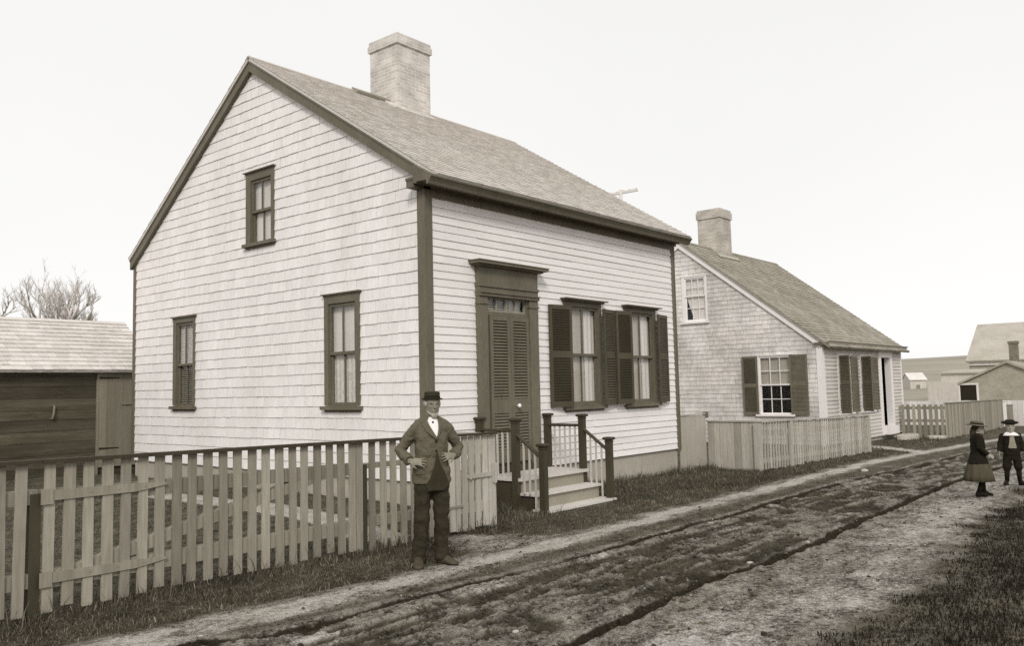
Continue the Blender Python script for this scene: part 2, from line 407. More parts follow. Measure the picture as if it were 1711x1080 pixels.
def axis(lo, hi, step, far, grow=1.22):
    a = []; x = lo
    while x <= hi: a.append(x); x += step
    s = step; x = a[-1]
    while x < far[1]: s *= grow; x += s; a.append(x)
    s = step; x = lo; pre = []
    while x > far[0]: s *= grow; x -= s; pre.append(x)
    return pre[::-1] + a
XS = axis(-6.4, 8.4, .032, (-700, 900), 1.055); YS = axis(-7.2, -1.0, .026, (-700, 700), 1.13)
def ground_material():
    m = bpy.data.materials.new('earth_and_turf'); m.use_nodes = True
    nt = m.node_tree; nd = nt.nodes; lk = nt.links; b = nd['Principled BSDF']
    b.inputs['Roughness'].default_value = .95; b.inputs['Specular IOR Level'].default_value = .1
    tc = nd.new('ShaderNodeTexCoord')
    def nzn(scale, det=8, rough=.65, st=None):
        n = nd.new('ShaderNodeTexNoise'); n.inputs['Scale'].default_value = scale; n.inputs['Detail'].default_value = det; n.inputs['Roughness'].default_value = rough
        if st:
            mp = nd.new('ShaderNodeMapping'); mp.inputs['Scale'].default_value = st; lk.new(tc.outputs['Object'], mp.inputs[0]); lk.new(mp.outputs[0], n.inputs['Vector'])
        else: lk.new(tc.outputs['Object'], n.inputs['Vector'])
        return n.outputs['Fac']
    n_big, n_mid, n_fine, n_grit = nzn(.8), nzn(5, 8, .7, (.55, 1, 1)), nzn(22, 6, .7), nzn(75, 4, .7)
    def ramp(src, v0, v1, p0=.32, p1=.68):
        r = nd.new('ShaderNodeValToRGB'); r.color_ramp.elements[0].position = p0; r.color_ramp.elements[1].position = p1
        r.color_ramp.elements[0].color = sep(v0); r.color_ramp.elements[1].color = sep(v1); lk.new(src, r.inputs[0]); return r.outputs[0]
    def math_(op, a, b_):
        n = nd.new('ShaderNodeMath'); n.operation = op
        for i, q in enumerate((a, b_)):
            if isinstance(q, (int, float)): n.inputs[i].default_value = q
            else: lk.new(q, n.inputs[i])
        return n.outputs[0]
    mixn = math_('ADD', math_('ADD', math_('MULTIPLY', n_mid, .36), math_('MULTIPLY', n_fine, .38)), math_('MULTIPLY', n_grit, .26))
    def wgt(name, soft=.2, amp=1.5):
        a = nd.new('ShaderNodeAttribute'); a.attribute_name = name
        s = math_('ADD', a.outputs['Fac'], math_('MULTIPLY', math_('SUBTRACT', mixn, .5), amp))
        r = nd.new('ShaderNodeMapRange'); r.interpolation_type = 'SMOOTHSTEP'
        r.inputs['From Min'].default_value = .5 - soft; r.inputs['From Max'].default_value = .5 + soft; lk.new(s, r.inputs['Value'])
        return r.outputs[0]
    def mix(f, a, b_):
        x = nd.new('ShaderNodeMix'); x.data_type = 'RGBA'; lk.new(f, x.inputs['Factor']); lk.new(a, x.inputs['A']); lk.new(b_, x.inputs['B']); return x.outputs['Result']
    col = ramp(mixn, .025, .42, .42, .60)
    col = mix(wgt('w_dry', .35, 2.4), col, ramp(mixn, .10, .62, .41, .59))
    col = mix(wgt('w_grass', .3, 2.0), col, ramp(mixn, .02, .20, .42, .6))
    col = mix(wgt('w_path', .22), col, ramp(mixn, .26, .60, .40, .59))
    col = mix(wgt('w_wet', .48, 1.9), col, ramp(mixn, .010, .125, .41, .62))
    col = mix(wgt('w_rut', .2, .9), col, ramp(n_fine, .010, .05))
    fr = nd.new('ShaderNodeAttribute'); fr.attribute_name = 'w_field'
    col = mix(fr.outputs['Fac'], col, ramp(nzn(.035, 8, .7, (1, .3, 1)), .25, .40))  # far dry grass, colour paled in place of haze
    g = nd.new('ShaderNodeMapRange'); g.inputs['From Min'].default_value = .3; g.inputs['From Max'].default_value = .72
    g.inputs['To Min'].default_value = .62; g.inputs['To Max'].default_value = 1.3; lk.new(n_grit, g.inputs['Value'])
    s = nd.new('ShaderNodeVectorMath'); s.operation = 'SCALE'; lk.new(col, s.inputs[0]); lk.new(g.outputs[0], s.inputs['Scale'])
    lk.new(s.outputs[0], b.inputs['Base Color'])
    bp = nd.new('ShaderNodeBump'); bp.inputs['Strength'].default_value = 1.0; bp.inputs['Distance'].default_value = .03
    lk.new(math_('ADD', n_fine, math_('MULTIPLY', n_grit, .4)), bp.inputs['Height']); lk.new(bp.outputs[0], b.inputs['Normal'])
    return m
EARTH = ground_material()
def build_ground():
    nx, ny = len(XS), len(YS)
    W = [masks(x, y) for y in YS for x in XS]
    P = [(x, y, height(x, y, W[j * nx + i])) for j, y in enumerate(YS) for i, x in enumerate(XS)]
    zones = dict(ground=[], dirt_road=[], footpath=[], hill=[])
    for j in range(ny - 1):
        yc = (YS[j] + YS[j + 1]) / 2
        for i in range(nx - 1):
            xc = (XS[i] + XS[i + 1]) / 2
            q = (j * nx + i, j * nx + i + 1, (j + 1) * nx + i + 1, (j + 1) * nx + i)
            if xc > 150: k = 'hill'
            elif -9 < xc < 36 and abs(yc - ply(PATH, xc)) < .27: k = 'footpath'
            elif -60 < xc < 60 and ply(GRS, xc) < yc < ply(PATH, xc) - .27: k = 'dirt_road'
            else: k = 'ground'
            zones[k].append(q)
    # smooth normals shared by all the sheets
    for name, fs in zones.items():
        ids = {}; vs = []; nf = []
        for q in fs:
            t = []
            for a in q:
                if a not in ids: ids[a] = len(vs); vs.append(a)
                t.append(ids[a])
            nf.append(t)
        me = bpy.data.meshes.new(name); me.from_pydata([P[a] for a in vs], [], nf)
        for n_, k in (('w_path', 0), ('w_grass', 1), ('w_wet', 2), ('w_dry', 3), ('w_rut', 4)):
            at = me.attributes.new(n_, 'FLOAT', 'POINT'); at.data.foreach_set('value', [W[a][k] for a in vs])
        at = me.attributes.new('w_field', 'FLOAT', 'POINT'); at.data.foreach_set('value', [max(sm(38, 60, P[a][0]), sm(20, 40, P[a][1])) for a in vs])
        me.polygons.foreach_set('use_smooth', [True] * len(me.polygons)); me.materials.append(EARTH); me.update()
        o = bpy.data.objects.new(name, me); COL.objects.link(o); o['kind'] = 'structure'
build_ground()

def build_grass(gname, v, seed, areas, frac):
    rng = random.Random(seed); mb = MB()
    gm = mat(gname + '_blades', v, .35, 5, (1, 1, 1), .9, 0, vary=.75)
    V = mb.v; F = mb.f; RV = mb.r
    def blade(x, y, z, h, w, rv, lean):
        an = rng.random() * 6.283; c, s = math.cos(an), math.sin(an); la = rng.random() * 6.283
        lx, ly = lean * h * math.cos(la), lean * h * math.sin(la); i = len(V)
        V.extend(((x - c * w, y - s * w, z), (x + c * w, y + s * w, z), (x + c * w * .7 + lx * .35, y + s * w * .7 + ly * .35, z + h * .6), (x - c * w * .7 + lx * .35, y - s * w * .7 + ly * .35, z + h * .6), (x + lx, y + ly, z + h)))
        F.append((i, i + 1, i + 2, i + 3)); F.append((i + 3, i + 2, i + 4)); RV.extend((rv, rv))
    def area(n, x0, x1, y0, y1, hm, thr=.45, wide=.0035, tall=None):
        k = 0; n = int(n * frac)
        while k < n:
            k += 1
            x = rng.uniform(x0, x1); y = rng.uniform(y0, y1)
            p, g, w, d, ru = masks(x, y)
            if ru > .3: continue
            cl = .5 + .8 * nz(x, y, 2.2, 21) + .4 * nz(x, y, 6.1, 22)
            if g * (1 - .8 * p) + (cl - .5) * .6 < thr + rng.random() * .25: continue
            if 0 < x < 6.87 and 0 < y < 8.4: continue
            if .95 < x < 2.6 and -1.36 < y < 0: continue
            h = .7 * hm * rng.uniform(.35, 1.3) * (2.1 if rng.random() < .02 else 1) * (.6 + .8 * max(0, min(1, cl)))
            if tall: h *= tall(x, y)
            rv = min(1, max(0, .25 + .45 * rng.random() + .35 * nz(x, y, 1.4, 30)))
            if rng.random() < .05: rv = 1.0
            blade(x, y, height(x, y) - .005, h, wide * rng.uniform(.6, 1.5), rv, rng.uniform(.1, .8))
    foot = lambda x, y: 1 + 1.1 * max(0, 1 - abs(y + 1.4) / .25)
    if 'verge' in areas:
        area(24000, -6.4, -.2, -2.5, -1.3, .05, .40, tall=foot)                # strip in front of the picket fence
        area(12000, -1.2, 8.3, -2.4, -1.2, .055, .42)                          # in front of the first house
        area(18000, 2.4, 8.3, -1.9, 0, .08, .38, tall=lambda x, y: 1 + .9 * sm(-.5, 0, y) + .7 * max(0, 1 - math.hypot(x - 2.65, y + 1.2) / .5))
        area(2500, -.25, 1.1, -1.5, -.2, .12, .35)
        area(5500, 8.2, 16, -2.1, -1.1, .07, .40, .005)
        area(4500, 14.5, 24.5, -2.1, .8, .06, .4, .007)
        area(10000, -6.2, -.1, -1.35, 4.5, .06, .5)                            # yard behind the fence
        area(5000, -4, 0, 1, 8.5, .07, .5)
        area(12000, -6, 9, -3.3, -2.2, .028, .30, .003)                        # low turf between path and rut
        area(7000, -5, 8, -6.4, -2.9, .022, .22, .003)
        area(6000, -3, 6, -6.6, -5.2, .022, .12, .003)
        area(260, -6, -.3, -1.55, -1.3, .26, .3, .003); area(300, 2.7, 8.1, -.45, -.05, .26, .3, .003); area(120, -.2, .9, -1.4, -.6, .24, .3, .003)   # taller weeds
        area(400, 12, 35, -1.2, -.2, .16, .3, .012)
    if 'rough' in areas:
        area(36000, -3.6, 5.5, -7.8, -5.7, .042, .44, tall=lambda x, y: 1 + .5 * sm(-6.2, -7, y))   # rough grass at the right, corner shade put into its colour
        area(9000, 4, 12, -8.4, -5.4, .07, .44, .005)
    o = mb.build(gname, gm, origin=(0, 0, 0)); o['kind'] = 'stuff'
build_grass('grass', .085, 3, ('verge',), .80)
build_grass('dry_grass', .21, 9, ('verge',), .22)
build_grass('shade_dark_rough_grass', .018, 5, ('rough',), 1.0)  # blades darkened: the shade of the right-hand corner is in their colour
build_grass('shade_dark_dry_grass', .07, 15, ('rough',), .08)  # dry blades with the same corner shade in their colour

# ------------------------------------------------------------------ windows, shutters
class Wall:
    """a vertical wall face: origin, direction along, outward normal; pt(along, z, out)"""
    def __init__(s, O, U, N): s.O, s.U, s.N = Vector(O), Vector(U), Vector(N); s.Z = Vector((0, 0, 1))
    def pt(s, u, z, d): return s.O + s.U * u + s.Z * z + s.N * d
    def box(s, mb, u0, u1, z0, z1, d0, d1, rv=.5):
        return mb.obox(s.pt(u0, z0, d0), s.U * (u1 - u0), s.N * (d1 - d0), s.Z * (z1 - z0), rv)

def window(root, wl, u0, u1, g0, g1, zs, zh, gz0, gz1, meet, cap, m_case, m_sash, cols=2, rows=1, curtain='plain', proud=.035, capx=.04, label=None, sill_x=.05, upper_dark=False, lower_dark=False):
    """casing with head cap and sill; sub-parts: sash, pane, curtain"""
    h0, h1, hz0, hz1 = g0 - .045, g1 + .045, gz0 - .06, gz1 + .05
    mb = MB()
    wl.box(mb, u0, h0, zs + .07, zh - .03, -.01, proud); wl.box(mb, h1, u1, zs + .07, zh - .03, -.01, proud)
    wl.box(mb, h0, h1, hz1, zh - .03, -.01, proud - .001)
    for a, b in ((h0 - .002, h0 + .006), (h1 - .006, h1 + .002)): wl.box(mb, a, b, hz0, hz1, -.13, proud - .012)
    wl.box(mb, h0, h1, hz1 - .006, hz1 + .004, -.13, proud - .012)
    # head cap: a small moulded shelf
    wl.box(mb, u0 - capx * .4, u1 + capx * .4, zh - .045, zh - .02, -.01, cap * .6)
    wl.box(mb, u0 - capx, u1 + capx, zh - .02, zh, -.01, cap)
    wl.box(mb, h0, h1, hz0 - .01, hz0 + .004, -.13, .02)
    f = mb.build('window', m_case, root, label)
    sb = MB(); wl.box(sb, u0 - sill_x, u1 + sill_x, zs, zs + .055, -.01, proud + .05); wl.box(sb, u0 - .005, u1 + .005, zs - .035, zs - .001, -.01, proud - .004)
    wl.box(sb, h0, h1, zs + .056, hz0 - .011, -.1, proud + .012)
    sb.build('sill', m_case, f)
    su = MB()
    def sash(z0, z1, d):
        wl.box(su, h0 + .007, g0, z0, z1, d, d + .03); wl.box(su, g1, h1 - .007, z0, z1, d, d + .03)
        wl.box(su, g0, g1, z0, z0 + .045, d, d + .029); wl.box(su, g0, g1, z1 - .04, z1, d, d + .029)
        bw = .011
        for c in range(1, cols):
            x = g0 + (g1 - g0) * c / cols; wl.box(su, x - bw, x + bw, z0 + .045, z1 - .04, d + .004, d + .027)
        for r_ in range(1, rows):
            z = z0 + .045 + (z1 - z0 - .085) * r_ / rows; wl.box(su, g0, g1, z - bw, z + bw, d + .003, d + .0275)
    sash(meet - .02, hz1 - .007, -.022); sash(hz0 + .005, meet + .02, -.055)
    su.build('sash', m_sash, f)
    for z0, z1, d in ((meet, hz1 - .01, -.010), (hz0 + .01, meet, -.043)):
        p = MB(); p.face([wl.pt(g0 - .01, z0, d), wl.pt(g1 + .01, z0, d), wl.pt(g1 + .01, z1, d), wl.pt(g0 - .01, z1, d)]); p.build('pane', M['glass'], f)
    def cloth(a0, a1, z0, z1, d, amp, fr, m, n=40):
        c = MB(); pts = []
        for k in range(n + 1):
            t = a0 + (a1 - a0) * k / n; pts.append((t, d + amp * math.sin(fr * t * 6.283 + .4 * math.sin(9 * t))))
        for k in range(n):
            (ta, da), (tb, db) = pts[k], pts[k + 1]
            c.face([wl.pt(ta, z0, da), wl.pt(tb, z0, db), wl.pt(tb, z1, db), wl.pt(ta, z1, da)])
        o = c.build('curtain', m, f, smooth=True); return o
    L = h1 - h0
    if curtain == 'plain': cloth(h0, h1, hz0, hz1, -.075, .004, 3, M['curtain'])
    elif curtain == 'side':      # a drawn shade with a folded drape down one side
        cloth(h0, h0 + L * .72, hz0, hz1, -.085, .002, 2, M['shade'])
        cloth(h0 + L * .66, h1, hz0, hz1, -.073, .006, 9, M['curtain'])
    elif curtain == 'lace':
        cloth(h0, h1, meet - .01, hz1, -.08, .003, 2, M['curtain'])
        cloth(h0, h1, hz0, meet + .02, -.073, .006, 11, M['lace'])
    elif curtain == 'blind':
        c = MB(); z = meet + .02
        while z < hz1: c.obox(wl.pt(h0 + .01, z, -.075), wl.U * (h1 - h0 - .02), wl.N * .018 + wl.Z * -.024, wl.Z * .003); z += .036
        c.build('slatted_blind', M['curtain'], f)
        c = MB(); z = hz0
        while z < meet + .02: c.obox(wl.pt(h0 + .01, z, -.075), wl.U * (h1 - h0 - .02), wl.N * .012 + wl.Z * -.010, wl.Z * .003); z += .036
        c.build('slatted_blind', M['blind'], f)
    elif curtain == 'tied':
        a = h0 + .02; c = MB()
        c.face([wl.pt(h0, hz0, -.08), wl.pt(h0 + L * .62, hz0, -.08), wl.pt(h0 + L * .95, meet - .05, -.074), wl.pt(h1, hz1, -.076), wl.pt(h0, hz1, -.08)])
        c.build('curtain', M['curtain'], f)
    elif curtain == 'half':
        cloth(h0, h1, meet - .03, hz1, -.08, .003, 2, M['blind'])
    # the unlit room behind
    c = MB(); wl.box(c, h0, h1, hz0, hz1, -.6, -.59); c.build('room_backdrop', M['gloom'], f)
    return f, (h0, h1, hz0, hz1)

def shutter(root, hinge, free, z0, z1, mid, m, nslat=(16, 15), thick=.032, label=None, stile=.055):
    """louvred shutter standing from hinge (x,y) to free edge (x,y)"""
    A, B = Vector((*hinge, 0)), Vector((*free, 0)); U = (B - A); w = U.length; U.normalize(); N = Vector((U.y, -U.x, 0))
    wl = Wall(A, U, N); mb = MB(); t = thick / 2
    wl.box(mb, 0, stile, z0, z1, -t, t); wl.box(mb, w - stile, w, z0, z1, -t, t)
    for a, b in ((z0, z0 + .09), (mid - .055, mid + .055), (z1 - .07, z1)): wl.box(mb, stile, w - stile, a, b, -t + .001, t - .001)
    f = mb.build('shutter', m, root, label)
    sl = MB()
    for (a, b), n in (((z0 + .09, mid - .055), nslat[1]), ((mid + .055, z1 - .07), nslat[0])):
        st = (b - a) / n
        for k in range(n):
            zc = a + st * (k + .5)
            sl.obox(wl.pt(stile - .004, zc - st * .5, t * .85), U * (w - 2 * stile + .008), N * (-2 * t * .85) + Vector((0, 0, st * .98)), Vector((0, 0, .007)), random.random())
        sl.build('louvre', m, f); sl = MB()
    return f

# ------------------------------------------------------------------ first house
W1, D1 = 6.876, 8.4
RY, RZ = 4.2, 7.08                      # ridge
SF, SB = .634, .706                     # roof slopes front / rear
def roofz(y): return RZ - SF * (RY - y) if y < RY else RZ - SB * (y - RY)
H1 = thing('shingled_house', 'pale painted gabled house with dark trim and a tall chimney, nearest to the road', 'house', (3.4, 4.2, -.45))
gw = Wall((0, 0, 0), (0, 1, 0), (-1, 0, 0)); fw = Wall((0, 0, 0), (1, 0, 0), (0, -1, 0))
holes_g = []; holes_f = []
def add_g(*a, **k): f, h = window(H1, gw, *a, **k); holes_g.append(h)
def add_f(*a, **k): f, h = window(H1, fw, *a, **k); holes_f.append(h)
T = M['trim']
add_g(1.385, 2.216, 1.52, 2.075, .985, 2.76, 1.105, 2.555, 1.84, .07, T, T, curtain='lace', capx=.04)
add_g(6.04, 6.81, 6.14, 6.655, 1.005, 2.735, 1.11, 2.57, 1.83, .07, T, T, curtain='blind', capx=.04)
add_g(3.555, 4.37, 3.67, 4.185, 3.76, 5.07, 3.86, 4.86, 4.36, .07, T, T, curtain='plain', capx=.04)
add_f(3.14, 4.24, 3.29, 4.09, .87, 2.735, 1.015, 2.56, 1.79, .15, T, T, curtain='side', capx=.07, label='first window right of the front door')
add_f(4.99, 6.09, 5.14, 5.94, .865, 2.73, 1.01, 2.555, 1.785, .15, T, T, curtain='side', capx=.07, label='front window nearest the far corner')
S_ = M['shutter']
for h, f in (((3.22, -.125), (2.72, -.045)), ((4.16, -.125), (4.60, -.06)), ((5.07, -.13), (4.59, -.10)), ((6.01, -.125), (6.46, -.06))):
    shutter(H1, h, f, .93, 2.60, 1.79, S_, nslat=(17, 16))

mb = MB(); t_ = .02
mb.box(.03, W1 - .03, .03, D1 - .03, -1.2, 0.004); mb.build('foundation', M['fdn'], H1)
hp_g = ((-SF, 1, RZ - SF * RY - .07), (SB, 1, RZ + SB * RY - .07))
rng = random.Random(11)
cladding(MB(), (0, 0, 0), (0, 1, 0), (0, 0, 1), (-1, 0, 0), .1, 8.33, 0, 7.05, .172, hp_g, holes_g, .08, .25, .015, .0045, .004, rng,
         sag=lambda a, z: .012 * noise.noise(Vector((a * .55, z * .8, 2)))).build('shingle_wall', M['shingle'], H1)
holes_f.append((1.02, 2.35, 0, 2.9))
cladding(MB(), (0, 0, 0), (1, 0, 0), (0, 0, 1), (0, -1, 0), .1, W1 - .08, 0, 4.03, .1126, (), holes_f, 2.2, 4.6, .017, .003, .001, rng,
         sag=lambda a, z: .003 * noise.noise(Vector((a * .5, z * 1.5, 5)))).build('clapboard_wall', M['clap'], H1)
mb = MB(); mb.face([(W1, .01, 0), (W1, D1, 0), (W1, D1, roofz(D1) - .06), (W1, RY, RZ - .06), (W1, .01, roofz(0) - .06)]); mb.build('far_gable_wall', M['shingle'], H1)
mb = MB(); mb.face([(W1, D1 - .01, 0), (0, D1 - .01, 0), (0, D1 - .01, 4.1), (W1, D1 - .01, 4.1)]); mb.build('rear_wall', M['shingle'], H1)
# corner boards
def corner(x, y, sx, sy, z0, z1, wx, wy, m, root, bead=True, p=.028):
    mb = MB(); mb.box(x - sx * p, x + sx * wx, y - sy * p, y + .0005 * sy, z0, z1); mb.box(x - sx * p, x + .0005 * sx, y + sy * .001, y + sy * wy, z0, z1)
    if bead: mb.box(x - sx * (p + .008), x - sx * .001, y - sy * (p + .008), y - sy * .001, z0, z1 - .002)
    return mb.build('corner_board', m, root)
corner(0, 0, 1, 1, -.02, 4.05, .125, .12, T, H1); corner(W1, 0, -1, 1, -.03, 4.03, .08, .12, T, H1)
corner(0, D1, 1, -1, -.02, 3.98, .1, .07, T, H1, False); corner(W1, D1, -1, -1, -.02, 3.98, .1, .1, T, H1, False)
# frieze and cornice
mb = MB(); mb.box(.12, W1 - .08, -.03, .0, 3.945, 4.11); mb.build('frieze', T, H1)
prof = [(-.001, 4.10), (-.06, 4.085), (-.075, 4.11), (-.255, 4.105), (-.26, 4.045), (-.30, 4.05), (-.315, 4.085), (-.35, 4.135), (-.365, 4.14), (-.365, 4.172), (-.33, 4.178), (-.001, 4.36)]
mb = MB(); x0, x1 = -.21, W1 + .19
mb.prism([(x0, y, z) for y, z in prof], (x1 - x0, 0, 0))
for xa, xb in ((-.205, -.001), (W1 + .001, W1 + .185)):   # returns on the gables
    mb.box(xa, xb, .001, .14, 4.05, 4.15); mb.box(xa - (.01 if xa < 0 else -.01), xb + (0 if xa < 0 else .01), .0015, .15, 4.15, 4.185)
mb.build('cornice', T, H1)
# rake boards
def rakes(x0, x1, root, ry, rz, sf, sb, yf, yb, wd, th, m):
    for s, ye, sl in ((0, yf, sf), (1, yb, sb)):
        def zz(y): return rz - sl * abs(ry - y) - th
        mb = MB(); e = ye
        mb.prism([(x0, ry, zz(ry)), (x0, e, zz(e)), (x0, e, zz(e) - wd), (x0, ry, zz(ry) - wd)], (x1 - x0, 0, 0))
        if x0 < x1: mb.prism([(x0 - .012, ry, zz(ry)), (x0 - .012, e, zz(e)), (x0 - .012, e, zz(e) - .05), (x0 - .012, ry, zz(ry) - .05)], (.0115, 0, 0))
        mb.build('rake_board', m, root)
rakes(-.085, -.019, H1, RY, RZ, SF, SB, -.02, 8.46, .205, .045, T)
rakes(W1 + .085, W1 + .02, H1, RY, RZ, SF, SB, -.02, 8.46, .2, .045, T)

def shingle_roof(root, x0, x1, ry, rz, sf, sb, yf, yb, row, wmin, wmax, thick, m, deck=.05, rough=.004, both=True, m2=None):
    nf = Vector((0, -sf, 1)).normalized(); uf = Vector((0, 1, sf)).normalized()
    nb = Vector((0, sb, 1)).normalized(); ub = Vector((0, -1, sb)).normalized()
    mb = MB(); Lf = math.hypot(ry - yf, sf * (ry - yf)); Lb = math.hypot(yb - ry, sb * (yb - ry))
    of = Vector((0, yf, rz - sf * (ry - yf))); ob = Vector((0, yb, rz - sb * (yb - ry)))
    cladding(mb, of, (1, 0, 0), uf, nf, x0, x1, 0, Lf, row, (), (), wmin, wmax, thick, .004, rough, rng)
    if both: cladding(mb, ob, (1, 0, 0), ub, nb, x0, x1, 0, Lb, row * 2, (), (), .4, .8, thick, .004, rough, rng)
    else: mb.face([(x0, ry, rz), (x1, ry, rz), (x1, yb, rz - sb * (yb - ry)), (x0, yb, rz - sb * (yb - ry))])
    # deck edge under the courses
    for o_, u_, n_, L in ((of, uf, nf, Lf), (ob, ub, nb, Lb)):
        mb.obox(o_ + Vector((x0 + .004, 0, 0)) - n_ * deck, (x1 - x0 - .008, 0, 0), u_ * (L - .004), n_ * (deck - .005), .4)
    # ridge boards
    mb.obox(Vector((x0, ry, rz + .012)), (x1 - x0, 0, 0), -uf * .11, nf * .018, .6); mb.obox(Vector((x0, ry, rz + .0125)), (x1 - x0, 0, 0), -ub * .11, nb * .018, .6)
    return mb.build('roof', m, root)
roof1 = shingle_roof(H1, -.105, W1 + .12, RY, RZ, SF, SB, -.375, 8.5, .125, .08, .19, .020, M['roof'])
# chimney
mb = MB(); mb.box(3.0, 3.9, 3.8, 4.62, 6.5, 8.17); mb.box(2.965, 3.935, 3.765, 4.655, 8.17, 8.30); mb.box(2.985, 3.915, 3.785, 4.635, 8.30, 8.385)
ch = mb.build('chimney', M['brick'], roof1)
mb = MB(); mb.box(3.2, 3.7, 3.98, 4.44, 8.386, 8.39); mb.build('flue', M['gloom'], roof1)
mb = MB(); n_ = Vector((0, -SF, 1)).normalized(); u_ = Vector((0, 1, SF)).normalized()
mb.obox(Vector((2.93, 3.70, roofz(3.70) + .014)), (1.05, 0, 0), u_ * .15, n_ * .022, .6); mb.obox(Vector((2.86, 3.72, roofz(3.72) + .0142)), (.14, 0, 0), u_ * .62, n_ * .035, .6)
mb.obox(Vector((3.9, 3.72, roofz(3.72) + .0142)), (.1, 0, 0), u_ * .62, n_ * .03, .6)
mb.build('chimney_flashing', M['roof_pale'], roof1)
mb = MB(); mb.obox(Vector((2.15, 4.02, roofz(4.02) + .02)), (.95, 0, 0), u_ * .2, n_ * .05); mb.build('roof_plank', M['fence'], roof1)

# door surround
mb = MB(); f = fw
f.box(mb, 1.0, 1.175, -.02, 2.50, -.01, .10); f.box(mb, 2.155, 2.37, -.02, 2.50, -.01, .10)          # pilasters
f.box(mb, .985, 1.19, 2.50, 2.525, -.01, .115); f.box(mb, 2.14, 2.385, 2.50, 2.525, -.01, .115)
f.box(mb, 1.0, 1.175, 2.525, 2.62, -.01, .099); f.box(mb, 2.155, 2.37, 2.525, 2.62, -.01, .099)
f.box(mb, .99, 2.38, 2.62, 2.665, -.01, .125); f.box(mb, .985, 2.385, 2.665, 2.685, -.01, .145)       # architrave
f.box(mb, 1.0, 2.37, 2.685, 2.76, -.01, .105); f.box(mb, .99, 2.38, 2.76, 2.80, -.01, .125)
f.box(mb, 1.0, 2.37, 2.80, 3.06, -.01, .10)                                                          # panel under the hood
f.box(mb, 1.175, 2.155, 2.345, 2.40, -.02, .06); f.box(mb, 1.175, 1.215, 2.40, 2.62, -.02, .06); f.box(mb, 2.115, 2.155, 2.40, 2.62, -.02, .06)
ds = mb.build('door_surround', T, H1)
mb = MB(); f.box(mb, .93, 2.44, 3.06, 3.085, -.01, .17); f.box(mb, .87, 2.50, 3.085, 3.125, -.01, .23); f.box(mb, .86, 2.51, 3.125, 3.14, -.01, .24); mb.build('door_hood', T, ds)
mb = MB(); f.box(mb, 1.215, 2.115, 2.40, 2.43, .0, .04); f.box(mb, 1.215, 2.115, 2.60, 2.619, .0, .04)
for k in range(5): x = 1.215 + (2.115 - 1.215) * k / 4; f.box(mb, max(1.216, x - .014), min(2.114, x + .014), 2.43, 2.60, .0, .039)
tr = mb.build('transom_window', M['fence'], ds)
mb = MB(); mb.face([f.pt(1.22, 2.43, .01), f.pt(2.11, 2.43, .01), f.pt(2.11, 2.60, .01), f.pt(1.22, 2.60, .01)]); mb.build('pane', M['glass'], ds)
mb = MB(); z = 2.40
while z < 2.62: mb.obox(f.pt(1.215, z, -.06), (.62, 0, 0), f.N * .03 + Vector((0, 0, -.02)), (0, 0, .004)); z += .035
mb.build('slatted_blind', M['curtain'], ds)
mb = MB(); f.box(mb, 1.85, 2.12, 2.40, 2.62, -.075, -.07); mb.build('curtain', M['curtain'], ds)
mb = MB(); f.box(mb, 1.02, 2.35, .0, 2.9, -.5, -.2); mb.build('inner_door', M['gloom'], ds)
mb = MB(); f.box(mb, 1.16, 2.17, 0.0, .10, -.05, .11); f.box(mb, 1.175, 2.155, .10, .14, -.05, .055); mb.build('threshold', M['trim_dark'], ds)
for x0, x1 in ((1.235, 1.692), (1.698, 2.15)):
    mb = MB(); st = .065
    f.box(mb, x0, x0 + st, .145, 2.34, .05, .085); f.box(mb, x1 - st, x1, .145, 2.34, .05, .085)
    for a, b in ((.145, .33), (.88, 1.09), (2.27, 2.34)): f.box(mb, x0 + st, x1 - st, a, b, .051, .084)
    f.box(mb, x0 + st - .004, x1 - st + .004, .33, .335, .055, .08)
    d = mb.build('storm_door', T, H1)
    sl = MB()
    for a, b, n in ((.335, .88, 12), (1.09, 2.27, 26)):
        s = (b - a) / n
        for k in range(n): sl.obox(f.pt(x0 + st - .004, a + s * (k + .12), .083), (x1 - x0 - 2 * st + .008, 0, 0), f.N * -.03 + Vector((0, 0, s * .8)), (0, 0, .007), random.random())
        sl.build('louvre', T, d); sl = MB()
    if x0 > 1.5:
        k = MB(); k.lathe([(.0, 0), (.014, .0), (.012, .03), (.03, .04), (.034, .055), (.026, .072), (.0, .078)], (0, 0, 0), 14)
        k.xf(Matrix.Translation(f.pt(x0 + .11, .985, .086)) @ Matrix.Rotation(R(90), 4, 'X')); k.build('door_knob', M['porcelain'], d, smooth=True)

# ------------------------------------------------------------------ front steps
ST = thing('front_steps', 'wooden porch steps with dark newel posts and pale balusters below the front door', 'steps', (1.78, -.6, -.5))
TR, RS, DK = M['tread'], M['riser'], M['trim_dark']
mb = MB()
for k in range(6): mb.box(.96, 2.60, -.825 + k * .13, -.825 + k * .13 + .126, -.042, 0, random.random())
mb.build('platform', TR, ST)
mb = MB(); mb.box(1.04, 2.52, -.78, -.755, -.205, -.043); mb.build('riser', RS, ST)
mb = MB(); mb.box(1.0, 2.585, -1.08, -.755, -.238, -.206); mb.build('tread', TR, ST)
mb = MB(); mb.box(1.04, 2.55, -1.035, -1.01, -.415, -.2385); mb.build('riser', RS, ST)
mb = MB(); mb.box(.98, 2.62, -1.31, -1.165, -.44, -.412, .9); mb.box(.98, 2.62, -1.16, -1.012, -.44, -.410, .4); mb.build('tread', TR, ST)
mb = MB(); mb.box(1.0, 2.6, -1.28, -1.26, -.75, -.441); mb.build('riser', RS, ST)
mb = MB(); mb.box(2.555, 2.58, -.70, -.02, -.6, -.043); mb.box(2.555, 2.58, -1.0, -.70, -.6, -.24); mb.build('side_and_shade_board', RS, ST)
